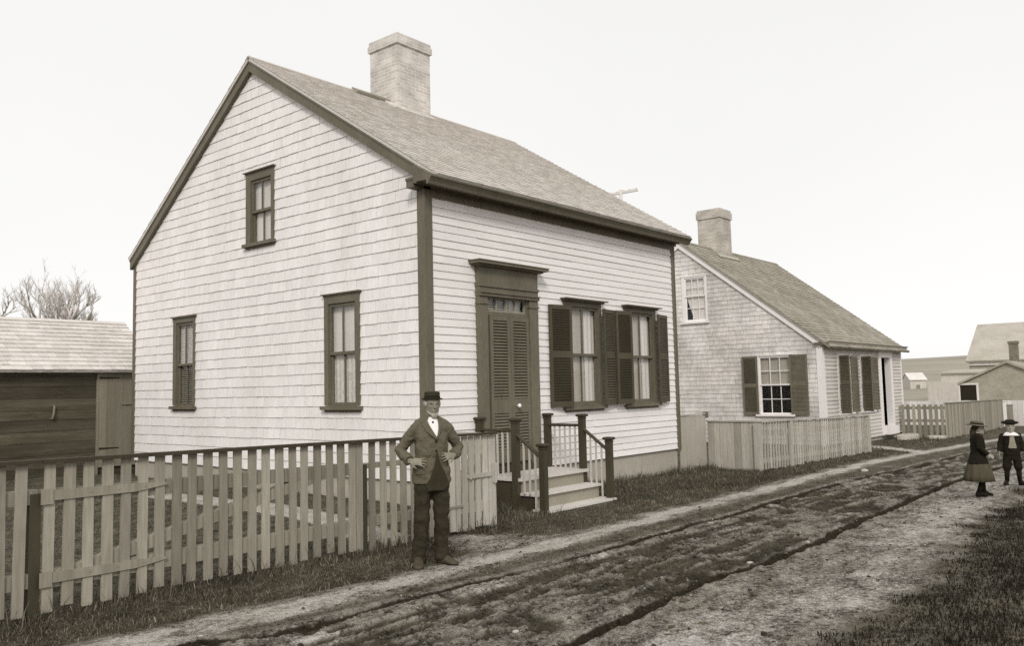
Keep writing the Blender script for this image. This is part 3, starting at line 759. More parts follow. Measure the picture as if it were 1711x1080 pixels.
mb = MB(); mb.box(.99, 1.01, -.70, -.02, -.7, -.043); mb.box(1.03, 1.035, -1.0, -.70, -.7, -.24); mb.box(1.0, 2.55, -.5, -.48, -.7, -.045); mb.build('side_and_shade_board', DK, ST)  # dark boards added to stand for shade under the open left side
def newel(x, y, z0, z1, w=.088):
    mb = MB(); h = w / 2; mb.box(x - h, x + h, y - h, y + h, z0, z1 - .045)
    o = mb.build('newel_post', DK, ST)
    c = MB(); c.box(x - h - .008, x + h + .008, y - h - .008, y + h + .008, z1 - .075, z1 - .06)
    c.loft([[(x + sx * q, y + sy * q, z) for sx, sy in ((-1, -1), (1, -1), (1, 1), (-1, 1))] for q, z in ((h + .012, z1 - .0449), (h + .028, z1 - .03), (h + .028, z1 - .012), (h + .01, z1))])
    c.build('post_cap', DK, o)
for x in (.975, 2.575):
    newel(x, -.07, -.04, .845); newel(x, -.74, -.62, .835); newel(x, -1.225, -.66, .49)
    s = MB(); s.tube([(x, -.11, .66), (x, -.70, .66)], [(.022, .034)] * 2, 10); s.build('handrail', DK, ST, smooth=False)
    s = MB(); s.tube([(x, -.775, .60), (x, -1.19, .30)], [(.022, .032)] * 2, 10); s.build('handrail', DK, ST)
    for k in range(5):
        y = -.11 - (k + 1) * .59 / 6; b = MB(); b.box(x - .011, x + .011, y - .011, y + .011, .0, .645); b.build('baluster', M['balus'], ST)
    for k in range(3):
        y = -.785 - (k + 1) * .40 / 4; b = MB(); zt = .60 - (abs(y) - .775) * .723
        b.box(x - .011, x + .011, y - .011, y + .011, -.206 if y > -1.08 else -.41, zt - .02); b.build('baluster', M['balus'], ST)

# ------------------------------------------------------------------ picket fences
FY = -1.4
def picket_parts(root, xs, y, ztop, zbot, w, t, m, jig=.006, name='picket'):
    """one mesh per picket: front face at y"""
    out = []
    for x in xs:
        dx = random.uniform(-jig, jig); tl = random.uniform(-.012, .012); ww = w * random.uniform(.93, 1.05)
        zb = zbot(x) + random.uniform(-.015, .02); zt = ztop(x) if callable(ztop) else ztop
        mb = MB(); x0 = x + dx - ww / 2
        mb.hexa([(x0 + tl, y, zb), (x0 + ww + tl, y, zb), (x0 + ww + tl, y + t, zb), (x0 + tl, y + t, zb),
                 (x0, y, zt), (x0 + ww, y, zt), (x0 + ww, y + t, zt), (x0, y + t, zt)], random.random())
        out.append(mb.build(name, m, root))
    return out
gl = lambda x: height(x, FY) 
def capz(x): return .785 - .0125 * (x + 5.6)
FE = M['fence']
# the wide drive gate
G1 = thing('drive_gate', 'wide picket gate with long strap hinges and a diagonal brace, left of the man', 'gate', (-3.9, FY, -.42), 'picket gates')
n = 21; xs = [-5.40 + k * (2.96 / (n - 1)) for k in range(n)]
picket_parts(G1, xs, FY, lambda x: capz(x) - .035, lambda x: gl(x) + .045, .083, .02, FE)
def rail(root, x0, x1, za, zb, h, y0, t, m, name='rail'):
    mb = MB(); mb.hexa([(x0, y0, za - h), (x1, y0, zb - h), (x1, y0 + t, zb - h), (x0, y0 + t, za - h), (x0, y0, za), (x1, y0, zb), (x1, y0 + t, zb), (x0, y0 + t, za)], random.random())
    return mb.build(name, m, root)
rail(G1, -5.44, -2.40, .545, .505, .125, FY + .021, .085, FE); rail(G1, -5.44, -2.40, -.075, -.085, .13, FY + .021, .085, FE)
mb = MB(); mb.beam((-5.30, FY + .064, -.135), (-2.75, FY + .064, .43), .083, .10); mb.build('brace', FE, G1)
mb = MB(); mb.beam((-5.47, FY - .005, capz(-5.47) - .017), (-2.39, FY - .005, capz(-2.39) - .017), .085, .03); mb.build('cap_rail', M['fence_cap'], G1)
for z in (.50, -.125):
    mb = MB(); y = FY - .012
    mb.prism([(-5.40, y, z - .04), (-4.72, y, z - .04), (-4.50, y, z - .012), (-4.46, y, z - .006), (-4.46, y, z + .012), (-4.50, y, z + .016), (-4.72, y, z + .03), (-5.40, y, z + .04)], (0, .0115, 0))
    mb.box(-5.47, -5.38, y - .008, y - .0005, z - .065, z + .05)
    for k in range(3): mb.box(-5.1 + k * .22, -5.085 + k * .22, y - .004, y - .0003, z - .008, z + .008)
    mb.build('strap_hinge', M['fence'], G1)
# fence left of the gate
F0 = thing('picket_fence', 'short stretch of picket fence at the left edge, with the gate post', 'fence', (-6.1, FY, -.4), 'picket fence sections')
picket_parts(F0, [-5.60 - k * .15 for k in range(9)], FY, lambda x: capz(x) - .035, lambda x: gl(x) + .03, .083, .02, FE)
rail(F0, -6.9, -5.48, .56, .55, .11, FY + .021, .085, FE); rail(F0, -6.9, -5.48, -.07, -.075, .11, FY + .021, .085, FE)
mb = MB(); mb.box(-5.535, -5.455, FY + .017, FY + .10, -.8, .52); mb.build('post', M['trim_dark'], F0)
mb = MB(); mb.beam((-6.9, FY - .005, capz(-6.9) - .017), (-5.475, FY - .005, capz(-5.475) - .017), .085, .03); mb.build('cap_rail', M['fence_cap'], F0)
# fence between the gates
F1 = thing('picket_fence', 'stretch of picket fence directly behind the standing man', 'fence', (-1.8, FY, -.44), 'picket fence sections')
picket_parts(F1, [-2.345] + [-2.17 + k * .148 for k in range(8)], FY, lambda x: capz(x) - .035, lambda x: gl(x) + .01, .083, .02, FE)
rail(F1, -2.36, -1.06, .49, .475, .055, FY + .021, .085, FE); rail(F1, -2.36, -1.06, -.07, -.09, .10, FY + .021, .085, FE)
mb = MB(); mb.box(-2.31, -2.235, FY + .017, FY + .10, -.8, .48); mb.build('post', M['trim_dark'], F1)
mb = MB(); mb.box(-1.09, -1.03, FY + .108, FY + .18, -.8, .68); mb.build('post', FE, F1)
mb = MB(); mb.beam((-2.385, FY - .005, capz(-2.385) - .017), (-1.03, FY - .005, capz(-1.03) - .017), .085, .03); mb.build('cap_rail', M['fence_cap'], F1)
# walk gate
FP = M['fence_pale']
G2 = thing('walk_gate', 'narrow pale picket gate with a wooden latch, between the man and the steps', 'gate', (-.64, FY, -.47), 'picket gates')
picket_parts(G2, [-.98 + k * .1165 for k in range(7)], FY, lambda x: capz(x) - .04, lambda x: gl(x) + .04 + .03 * noise.noise(Vector((x * 9, 0, 0))), .086, .02, FP, .008)
rail(G2, -1.02, -.235, .585, .57, .115, FY + .021, .06, FP); rail(G2, -1.02, -.3, -.10, -.105, .12, FY + .021, .06, FP)
mb = MB(); mb.beam((-.98, FY + .05, -.03), (-.5, FY + .05, .47), .055, .085); mb.build('brace', FP, G2)
mb = MB(); mb.beam((-1.0, FY - .005, capz(-1.0) - .018), (-.20, FY - .005, capz(-.2) - .018), .08, .028); mb.build('cap_rail', M['fence_cap'], G2)
mb = MB(); mb.box(-.70, -.30, FY - .024, FY - .001, .185, .235); mb.box(-.705, -.675, FY - .04, FY - .0245, .18, .27); mb.build('latch_bar', FP, G2)
mb = MB(); mb.box(-.265, -.235, FY - .05, FY - .001, .10, .34); mb.box(-.285, -.2, FY - .0005, FY + .02, -.43, .66); mb.build('latch_keeper', FP, G2)
mb = MB(); mb.box(-1.05, -.80, FY - .014, FY - .001, -.135, -.11); mb.build('strap_hinge', FE, G2)
# return fence to the house corner
F2 = thing('picket_fence', 'pale picket fence running back from the walk gate to the house corner', 'fence', (-.17, -.7, -.47), 'picket fence sections')
mb = MB(); mb.box(-.2345, -.15, FY + .0835, FY + .15, -.9, .655); mb.build('post', FP, F2)
for k in range(9):
    y = FY + .19 + k * .142; mb = MB(); mb.box(-.235, -.215, y, y + .085, -.42, .67, random.random()); mb.build('picket', FP, F2)
for z in (.58, -.08): mb = MB(); mb.box(-.214, -.184, FY + .10, -.035, z - .1, z); mb.build('rail', FP, F2)
mb = MB(); mb.box(-.245, -.165, FY + .035, -.035, .671, .70); mb.build('cap_rail', FP, F2)

# board fence from the first house, plank fence and slatted fence of the second
B1 = thing('board_fence', 'pale flush-board fence joining the first house to the plank fence', 'fence', (7.5, 0, -.55), None)
mb = MB()
for k in range(5): mb.box(6.92 + k * .215, 6.92 + k * .215 + .212, -.012, .012, -.9, .625 - .004 * k, random.random())
mb.build('boards', M['fdn'], B1)
mb = MB(); mb.box(6.92, 8.0, -.03, .03, .627, .65); mb.build('cap_rail', FP, B1)
mb = MB(); mb.box(7.99, 8.07, -.045, .045, .55, .67); mb.build('post_top', M['trim'], B1)
P2X = 8.2
B2 = thing('plank_fence', 'upright plank fence end panel facing the first house', 'fence', (P2X, -.55, -.55), None)
mb = MB(); y = .05
while y > -1.10:
    w = random.uniform(.13, .18); y2 = max(y - w, -1.10)
    mb.box(P2X - .011, P2X + .011, y2 + .0025, y - .0025, -.85, .462, random.random()); y = y2
mb.build('boards', FP, B2)
mb = MB(); mb.box(P2X - .04, P2X + .045, -1.145, .06, .464, .492); mb.build('cap_rail', FP, B2)
for z in (.36, -.3): mb = MB(); mb.box(P2X + .0115, P2X + .05, -1.1, .05, z - .07, z); mb.build('rail', FP, B2)
def capz2(x): return .478 - .0152 * (x - 8.3)
for a, b, lbl, wob in ((8.26, 9.72, 'narrow-slat picket fence section between the plank corner and the first post', .0), (9.84, 12.95, 'sagging middle section of the narrow-slat fence before the second house', .03), (13.0, 14.86, 'far section of the narrow-slat fence ending near the second house door', .015)):
    S2 = thing('slat_fence', lbl, 'fence', ((a + b) / 2, -1.1, -.58), 'narrow-slat fence sections')
    n = int((b - a) / .138)
    for k in range(n + 1):
        x = a + .03 + (b - a - .06) * k / n; zb = height(x, -1.1) + random.uniform(.0, .05); zt = capz2(x) - .03 + (random.uniform(-.03, 0) if wob else 0)
        sk = wob * math.sin((x - a) / (b - a) * 3.14); mb = MB(); hw = .031
        mb.hexa([(x - hw - sk * 1.5, -1.1, zb), (x + hw - sk * 1.5, -1.1, zb), (x + hw - sk * 1.5, -1.08, zb), (x - hw - sk * 1.5, -1.08, zb), (x - hw, -1.1, zt), (x + hw, -1.1, zt), (x + hw, -1.08, zt), (x - hw, -1.08, zt)], random.random())
        mb.build('picket', FP, S2)
    for h in (.28, -.28): rail(S2, a, b, h - .015 * (a - 8), h - .015 * (b - 8), .09, -1.079, .035, FP)
    mb = MB(); mb.beam((a - .03, -1.09, capz2(a) - .014), (b + .02, -1.09, capz2(b) - .014 - wob), .09, .028); mb.build('cap_rail', FP, S2)
    xp = {8.26: 8.17, 9.84: 9.77, 13.0: 14.9}[a]
    mb = MB(); mb.box(xp - .06, xp + .06, -1.125, -1.0, -.95, capz2(xp) - .035); mb.build('post', FP, S2)
# fence beyond the second house
B3 = thing('picket_fence', 'short gapped picket fence beside the far front corner of the second house', 'fence', (24.2, -.1, -.85), 'picket fence sections')
for k in range(8):
    y = -.70 + k * .185; mb = MB(); mb.box(24.2, 24.225, y, y + .105, height(24.2, y) - .02, .37, random.random()); mb.build('picket', M['fence'], B3)
for z in (.30, -.15): mb = MB(); mb.box(24.226, 24.26, -.75, .78, z - .1, z); mb.build('rail', FE, B3)
B4 = thing('plank_fence', 'long upright plank fence beyond the second house, behind the children', 'fence', (29.8, -.75, -.95), None)
mb = MB(); x = 24.2; e0, e1 = Vector((24.2, -.76, 0)), Vector((35.6, -.45, 0)); L = (e1 - e0).length; d = (e1 - e0) / L; s = 0
while s < L:
    w = random.uniform(.15, .2); p = e0 + d * s; zt = .40 - .012 * s
    mb.obox(p + Vector((0, 0, -1.5)), d * (w - .006), Vector((0, .022, 0)), (0, 0, zt + 1.5), random.random()); s += w
mb.build('boards', M['fence'], B4)
mb = MB(); mb.obox(e0 + Vector((0, -.03, .40)), d * L + Vector((0, 0, -.012 * L)), (0, .085, 0), (0, 0, .03)); mb.build('cap_rail', M['fence'], B4)
B5 = thing('white_fence', 'long whitewashed board fence crossing behind the far plank fence', 'fence', (37.5, 3, -1.1), None)
mb = MB(); y = -6.0
while y < 12:
    w = random.uniform(.18, .24); mb.box(37.49, 37.515, y, y + w - .006, -1.5, .19 + random.uniform(-.015, .01), random.random()); y += w
mb.build('boards', M['whitewash'], B5)
mb = MB(); mb.box(37.516, 37.56, -6, 12, -.05, .05); mb.build('rail', M['whitewash'], B5)
mb = MB(); mb.box(36.75, 36.95, -.62, -.37, -1.4, -.02); mb.box(36.73, 36.97, -.64, -.35, -.02, .01)
tag(mb.build('gate_post', M['fence']), 'stout grey gate post in front of the white fence, above the boy', 'post')
mb = MB(); mb.box(36.3, 36.42, -.45, -.32, -1.4, .15); mb.box(36.28, 36.44, -.47, -.30, .15, .18)
tag(mb.build('gate_post', M['white']), 'slim white gate post at the far end of the plank fence', 'post')

# ------------------------------------------------------------------ second house
X2, Y2, W2, RY2, RZ2, S2_ = 17.0, .8, 7.85, 5.4, 6.08, .775
H2 = thing('weathered_cottage', 'low weathered-shingle cottage with white trim behind the slatted fence', 'house', (20.9, 5.4, -.7))
def rz2(y): return RZ2 - S2_ * abs(RY2 - y)
WH = M['white']; YB2 = 10.0
g2 = Wall((X2, 0, 0), (0, 1, 0), (-1, 0, 0)); f2 = Wall((0, Y2, 0), (1, 0, 0), (0, -1, 0))
f, h = window(H2, g2, 1.71, 2.855, 1.80, 2.72, .23, 2.12, .345, 2.02, 1.19, .05, WH, WH, 3, 2, curtain='half', capx=.03); hg2 = [h]
f, h = window(H2, g2, 4.43, 5.34, 4.535, 5.19, 3.25, 4.84, 3.40, 4.72, 4.16, .05, WH, WH, 3, 2, curtain='tied', capx=.03); hg2.append(h)
hf2 = []
for a in (18.2, 20.25):
    f, h = window(H2, f2, a, a + 1.25, a + .15, a + 1.10, .22, 2.10, .34, 2.0, 1.18, .06, WH, WH, 3, 2, curtain='half', capx=.03); hf2.append(h)
    al = R(52); shutter(H2, (a + .12, Y2 - .06), (a + .12 - .5 * math.cos(al), Y2 - .06 - .5 * math.sin(al)), .27, 2.04, 1.2, T, (17, 16), .03)
    al = R(6); shutter(H2, (a + 1.13, Y2 - .06), (a + 1.13 + .46 * math.cos(al), Y2 - .06 - .46 * math.sin(al)), .27, 2.04, 1.2, T, (17, 16), .03)
shutter(H2, (X2 - .06, 2.80), (X2 - .06, 3.30), .27, 2.09, 1.19, T, (22, 20), .03)
shutter(H2, (X2 - .06, 1.77), (X2 - .06, 1.23), .27, 2.09, 1.19, T, (22, 20), .03)
hp2 = ((-S2_, 1, RZ2 - S2_ * RY2 - .07), (S2_, 1, RZ2 + S2_ * RY2 - .07))
cladding(MB(), (X2, 0, 0), (0, 1, 0), (0, 0, 1), (-1, 0, 0), Y2 + .1, YB2, -.62, 6.0, .142, hp2, hg2, .08, .3, .016, .006, .008, rng, patch=.55).build('shingle_wall', M['weather'], H2)
hf2.append((22.45, 23.45, -.62, 2.05))
cladding(MB(), (0, Y2, 0), (1, 0, 0), (0, 0, 1), (0, -1, 0), X2 + .1, X2 + W2 - .1, -.62, 2.45, .118, (), hf2, 2, 4, .03, .003, .002, rng).build('clapboard_wall', M['clap2'], H2)
mb = MB(); mb.box(X2 + .05, X2 + W2 - .05, Y2 + .05, YB2 - .05, -1.4, -.6); mb.build('foundation', M['stone'], H2)
mb = MB(); xr = X2 + W2; mb.face([(xr, Y2, -.62), (xr, YB2, -.62), (xr, YB2, rz2(YB2) - .06), (xr, RY2, RZ2 - .06), (xr, Y2, rz2(Y2) - .06)]); mb.face([(X2, YB2, -.62), (X2, YB2, rz2(YB2) - .06), (xr, YB2, rz2(YB2) - .06), (xr, YB2, -.62)]); mb.build('rear_wall', M['weather'], H2)
corner(X2, Y2, 1, 1, -.64, 2.42, .17, .15, WH, H2, False); corner(xr, Y2, -1, 1, -.64, 2.42, .12, .12, WH, H2, False)
mb = MB(); prof = [(Y2 - .001, 2.30), (Y2 - .04, 2.30), (Y2 - .045, 2.36), (Y2 - .20, 2.37), (Y2 - .22, 2.42), (Y2 - .27, 2.46), (Y2 - .001, 2.50)]
mb.prism([(X2 - .06, y, z) for y, z in prof], (W2 + .2, 0, 0)); mb.build('cornice', M['fence_pale'], H2)
mb = MB(); mb.box(X2 - .10, X2 - .061, Y2 - .25, Y2 + .18, 2.33, 2.42); mb.build('cornice_return', M['trim'], H2)
rakes(X2 - .07, X2 - .012, H2, RY2, RZ2, S2_, S2_, Y2 + .02, YB2, .22, .045, WH)
roof2 = shingle_roof(H2, X2 - .12, xr + .14, RY2, RZ2, S2_, S2_, Y2 - .30, YB2 + .2, .155, .09, .24, .02, M['roof_dark'], .05, .008)
mb = MB(); mb.box(19.28, 20.16, 5.0, 5.86, 5.4, 7.36); mb.box(19.24, 20.2, 4.96, 5.9, 7.15, 7.40); mb.box(19.27, 20.17, 4.99, 5.87, 7.40, 7.48)
mb.build('chimney', M['brick2'], roof2)
mb = MB(); n_ = Vector((0, -S2_, 1)).normalized(); u_ = Vector((0, 1, S2_)).normalized()
mb.obox(Vector((18.9, 4.80, rz2(4.80) + .03)), (1.5, 0, 0), u_ * .2, n_ * .03, .6); mb.build('chimney_flashing', M['fence_pale'], roof2)
# doorway
dr = MB(); f2.box(dr, 22.22, 22.45, -.62, 2.05, -.01, .05); f2.box(dr, 23.45, 23.68, -.62, 2.05, -.01, .05); f2.box(dr, 22.20, 23.70, 2.05, 2.22, -.01, .055); f2.box(dr, 22.16, 23.74, 2.22, 2.26, -.01, .10)
f2.box(dr, 22.43, 22.452, -.33, 2.05, -.15, .03); f2.box(dr, 23.448, 23.47, -.33, 2.05, -.15, .03); f2.box(dr, 22.45, 23.45, 2.04, 2.06, -.15, .03)
dd = dr.build('door_frame', WH, H2)
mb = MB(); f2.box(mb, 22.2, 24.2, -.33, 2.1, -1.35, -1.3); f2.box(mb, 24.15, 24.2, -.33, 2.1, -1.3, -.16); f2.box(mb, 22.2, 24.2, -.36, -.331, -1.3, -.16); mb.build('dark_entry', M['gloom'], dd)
mb = MB(); f2.box(mb, 22.40, 23.50, -.60, -.33, -.2, .22); mb.build('door_step', WH, H2)
for x0, x1, y0, y1, lbl in ((22.3, 23.9, -.1, .5, 'flat stone slab directly below the cottage door'), (23.3, 24.15, -.85, -.25, 'small flat stone slab in the grass below the cottage door slab')):
    mb = MB(); r_ = []
    for q, z in ((1, -1.0), (1, 0.0), (.94, .03)):
        r_.append([((x0 + x1) / 2 + q * (x1 - x0) / 2 * math.cos(t) * (1 + .1 * math.sin(3 * t)), (y0 + y1) / 2 + q * (y1 - y0) / 2 * math.sin(t), height((x0 + x1) / 2, (y0 + y1) / 2) + (.07 if y0 < -.3 else .13) + z) for t in [6.283 * k / 14 for k in range(14)]])
    mb.loft(r_); tag(mb.build('step_stone', M['stone']), lbl, 'stepping stone')

# ------------------------------------------------------------------ shed at the left
SHD = thing('board_shed', 'long low board shed with a silvery shingled roof behind the yard, at the left edge', 'shed', (-5, 10.7, -.3))
sy0, sy1, sx0, sx1, sry, srz, ssl = 9.2, 12.2, -11, .8, 10.7, 2.93, .655
mb = MB()
for x0, x1 in ((-11, -7.2), (-3.85, -.40)):
    z = -.5
    while z < 1.75:
        w = random.uniform(.16, .26); mb.box(x0, x1, sy0 - random.uniform(.018, .028), sy0, z, min(z + w - .006, 1.77), random.random()); z += w
mb.box(-7.2, -3.85, sy0 - .02, sy0, -.5, 1.77, .2); mb.box(sx0, sx1, sy0 + .001, sy1, -.5, 1.80, .1)
mb.prism([(sx1 - .02, sy0, 1.80), (sx1 - .02, sy1, 1.80), (sx1 - .02, sry, srz - .1)], (.02, 0, 0), .6)
mb.build('wall', M['barnwood'], SHD)
mb = MB()
for k in range(5): mb.box(-.36 + k * .17, -.36 + k * .17 + .166, sy0 - .05, sy0 - .024, -.15, 1.755, random.random())
dr = mb.build('plank_door', M['barndoor'], SHD)
for z in (1.655, .225): mb = MB(); mb.prism([(-.345, sy0 - .058, z - .02), (.06, sy0 - .058, z - .008), (.06, sy0 - .058, z + .008), (-.345, sy0 - .058, z + .02)], (0, .007, 0)); mb.build('strap_hinge', M['iron'], dr)
mb = MB(); mb.box(.10, .48, sy0 - .075, sy0 - .051, 1.10, 1.145); mb.build('latch_bar', M['barndoor'], dr)
mb = MB(); mb.box(-.40, -.365, sy0 - .06, sy0, -.4, 1.76); mb.box(-11, .8, sy0 - .045, sy0 - .0005, 1.771, 1.87); mb.build('trim_board', M['barndoor'], SHD)
mb = MB(); mb.tube([(-1.22, sy0 - .03, 1.12), (-1.22, sy0 - .08, 1.10), (-1.23, sy0 - .085, .98), (-1.25, sy0 - .08, .87), (-1.27, sy0 - .03, .86)], .02, 8); mb.build('door_handle', M['barndoor'], SHD, smooth=True)
rf = shingle_roof(SHD, sx0, sx1 + .08, sry, srz, ssl, ssl, sy0 - .22, sy1 + .2, .165, .1, .3, .022, M['roof_pale'], .05, .008)

# ------------------------------------------------------------------ far buildings
def gable_box(root, x0, x1, y0, y1, z0, zw, zr, axis_, wm, rm, over=.15):
    mb = MB(); mb.box(x0, x1, y0, y1, z0, zw)
    if axis_ == 'x':      # ridge along x
        yc = (y0 + y1) / 2; mb.prism([(x0, y0, zw), (x0, y1, zw), (x0, yc, zr)], (x1 - x0, 0, 0)); mb.build('wall', wm, root)
        r_ = MB(); s = (zr - zw) / (yc - y0)
        for sg, ye in ((1, y0), (-1, y1)):
            r_.prism([(x0 - over, yc, zr + .02), (x0 - over, ye - sg * over, zw - s * over + .02), (x0 - over, ye - sg * over, zw - s * over + .14), (x0 - over, yc, zr + .14)], (x1 - x0 + 2 * over, 0, 0))
    else:
        xc = (x0 + x1) / 2; mb.prism([(x0, y0, zw), (x1, y0, zw), (xc, y0, zr)], (0, y1 - y0, 0)); mb.build('wall', wm, root)
        r_ = MB(); s = (zr - zw) / (xc - x0)
        for sg, xe in ((1, x0), (-1, x1)):
            r_.prism([(xc, y0 - over, zr + .02), (xe - sg * over, y0 - over, zw - s * over + .02), (xe - sg * over, y0 - over, zw - s * over + .14), (xc, y0 - over, zr + .14)], (0, y1 - y0 + 2 * over, 0))
    return r_.build('roof', rm, root)
farwall = mat('far_shingle', .34, .16, 1.2, (1, 1, 2), .9, 0, fine=.2)
farpale = mat('far_pale_boards', .52, .1, 1.0, (1, 3, .3), .9, 0, fine=.12)
farroof = mat('far_pale_roof', .42, .14, .8, (1, 1, 1), .9, 0, fine=.12)
B = thing('farm_shed', 'grey shingled shed with a black window opening, beyond the white fence', 'shed', (62, 3.5, -1.2))
mb = MB(); yl, yr, zl, zt = 6.75, .2, .93, 2.42
mb.prism([(60, yl - .25, -1.6), (60, yl - .25, .86), (60, 3.55, 2.3), (60, yr, .9), (60, yr, -1.6)], (5, 0, 0))
wl_ = mb.build('wall', farwall, B)
mb = MB()
for ya, za, yb, zb in ((3.55, zt, yl, zl), (3.55, zt, yr - .25, zl - .15)):
    mb.prism([(59.8, ya, za - .12), (59.8, ya, za + .04), (59.8, yb, zb + .04), (59.8, yb, zb - .12)], (5.4, 0, 0))
rf = mb.build('roof', M['roof_dark'], B)
mb = MB(); mb.box(59.94, 59.99, 6.62, 6.72, -1.3, .8); mb.box(59.94, 59.99, 5.42, 5.56, -1.3, .8); mb.box(59.93, 59.99, 5.4, 6.74, .80, .93)
wf_ = mb.build('window', M['whitewash'], B)
mb = MB(); mb.box(59.95, 59.995, 5.56, 6.62, -1.3, .80); mb.build('opening', M['gloom'], wf_)
B = thing('farmhouse', 'tall pale-roofed farmhouse at the right edge behind the grey shed', 'house', (92, 2, -1))
mb = MB(); mb.box(86.4, 98, -12, 11.5, -2, 3.0); mb.prism([(86.4, 11.5, 3), (98, 11.5, 3), (92.2, 11.5, 6.7)], (0, -23.5, 0)); mb.build('wall', farwall, B)
mb = MB(); mb.prism([(86.0, -12.1, 2.85), (92.2, -12.1, 6.75), (92.2, -12.1, 6.95), (85.9, -12.1, 3.02)], (0, 23.8, 0)); mb.prism([(98.4, -12.1, 2.85), (92.2, -12.1, 6.75), (92.2, -12.1, 6.95), (98.5, -12.1, 3.02)], (0, 23.8, 0))
rf = mb.build('roof', farroof, B)
mb = MB(); mb.box(86.2, 86.39, -12, 11.5, 2.55, 2.84); mb.build('fascia', M['whitewash'], B)
B = thing('brick_chimney', 'dark brick chimney stack rising at the peak of the grey shed', 'chimney', (64, 3.9, -1.2))
mb = MB(); mb.box(63.6, 64.2, 3.45, 4.0, -1.2, 3.75); mb.build('stack', M['brick3'], B)
mb = MB(); mb.box(63.55, 64.25, 3.4, 4.05, 3.75, 3.95); mb.build('cap', M['brick3'], B)
B = thing('pale_barn', 'pale flat-fronted board barn left of the grey shed', 'barn', (76, 9, -1))
mb = MB(); mb.box(73.8, 79, 8.0, 11.15, -2, 1.72); mb.build('wall', farpale, B)
mb = MB(); mb.prism([(73.6, 8.0, 1.721), (73.6, 8.0, 1.85), (79, 8.0, 2.1), (79, 8.0, 1.721)], (0, 3.25, 0)); mb.build('roof', farroof, B)
mb = MB(); mb.box(72.6, 73.79, 11.16, 12.0, -2, 1.05); mb.box(72.6, 73.79, 9.2, 11.15, -2, .9); mb.build('lean_to', farpale, B)
B = thing('field_shed', 'small pale gabled shed alone in the field below the hill', 'shed', (131.5, 28, -.2))
rr = random
mb = MB(); e = Vector((.61, -.79, 0)); w = Vector((.79, .61, 0)); o = Vector((130.7, 29.1, -.5))
mb.obox(o, e * 2.4, w * 3, (0, 0, 1.75)); mb.prism([o + Vector((0, 0, 1.75)), o + w * 3 + Vector((0, 0, 1.75)), o + w * 1.5 + Vector((0, 0, 2.75))], e * 2.4); mb.build('wall', farpale, B)
mb = MB()
for q in (0, 1):
    a = o + Vector((0, 0, 1.7)) - e * .15 + (w * -.2 if q == 0 else w * 3.2); b = o + w * 1.5 + Vector((0, 0, 2.78)) - e * .15
    mb.prism([a, b, b + Vector((0, 0, .1)), a + Vector((0, 0, .1))], e * 2.7)
mb.build('roof', M['whitewash'], B)
mb = MB(); mb.obox(o + e * .85 - w * .02, e * .6, w * .03, (0, 0, 1.0)); mb.build('doorway', M['barndoor'], B)

# ------------------------------------------------------------------ telegraph pole
B = thing('telegraph_pole', 'faint telegraph pole with one crossarm showing above the far end of the first roof', 'telegraph pole', (25.58, 13.08, -.9))
mb = MB(); mb.tube([(25.58, 13.08, -1.2), (25.58, 13.08, 10.55)], [.14, .085], 10); mb.build('pole', M['polewood'], B, smooth=True)
a, b = Vector((25.28, 13.55, 10.33)), Vector((26.02, 12.40, 10.52)); mb = MB(); mb.beam(a, b, .1, .12); mb.build('crossarm', M['polewood'], B)
for k in range(5):
    p = a.lerp(b, .06 + .22 * k); mb = MB(); mb.lathe([(.0, .06), (.03, .061), (.045, .1), (.04, .17), (.0, .2)], p, 8); mb.build('insulator', M['porcelain'], B, smooth=True)

# ------------------------------------------------------------------ bare trees
def bare_tree(name, label, base, h, seed, spread, nlimb, group, limb):
    rg = random.Random(seed); mb = MB(); tw = MB()
    root = thing(name, label, 'tree', base, group)
    def grow(p, d, L, r, lev):
        n = 4; pts = [p]; q = p; dd = d.copy()
        for k in range(n):
            dd = (dd + Vector((rg.uniform(-.16, .16), rg.uniform(-.16, .16), rg.uniform(-.02, .16)))).normalized(); q = q + dd * L / n; pts.append(q)
        (mb if lev < 3 else tw).tube(pts, [r * (1 - .55 * k / n) for k in range(n + 1)], 7 if lev < 2 else 4 if lev < 4 else 3)
        if lev >= 5 or r < .0035: return
        for k in range(rg.choice((3, 4)) if lev else nlimb):
            if lev == 0:
                an = 6.283 * k / nlimb + rg.uniform(-.4, .4); tl = spread * rg.uniform(.35, 1); st = pts[-1].lerp(pts[-2], rg.random() * .8)
                nd = Vector((math.cos(an) * tl, math.sin(an) * tl, 1)).normalized(); grow(st, nd, limb * rg.uniform(.75, 1.1), r * rg.uniform(.32, .5), 1)
            else:
                t = rg.uniform(.3, 1); i = min(n - 1, int(t * n)); st = pts[i].lerp(pts[i + 1], t * n - i)
                sd = Vector((rg.uniform(-1, 1), rg.uniform(-1, 1), rg.uniform(-.3, .8))).normalized()
                grow(st, (dd * .9 + sd * .75).normalized(), L * rg.uniform(.45, .7), r * rg.uniform(.4, .6), lev + 1)
    b = Vector(base); grow(b - Vector((0, 0, .3)), Vector((rg.uniform(-.05, .05), 0, 1)), h, h * .045, 0)
    mb.build('trunk', M['bark'], root, smooth=True); tw.build('twigs', M['bark'], root, smooth=True)
bare_tree('bare_tree', 'leafless spreading tree rising behind the middle of the shed roof', (4.0, 22, -.3), 3.8, 8, 1.15, 14, 'bare trees behind the shed', 1.55)
bare_tree('bare_tree', 'smaller leafless tree behind the shed roof, nearer the left edge', (2.3, 23.5, -.3), 3.6, 12, .7, 6, 'bare trees behind the shed', 1.25)
bare_tree('bare_tree', 'low faint leafless tree between the shed roof and the first house', (9.5, 34, -.3), 3.9, 33, 1.0, 8, 'bare trees behind the shed', 1.1)

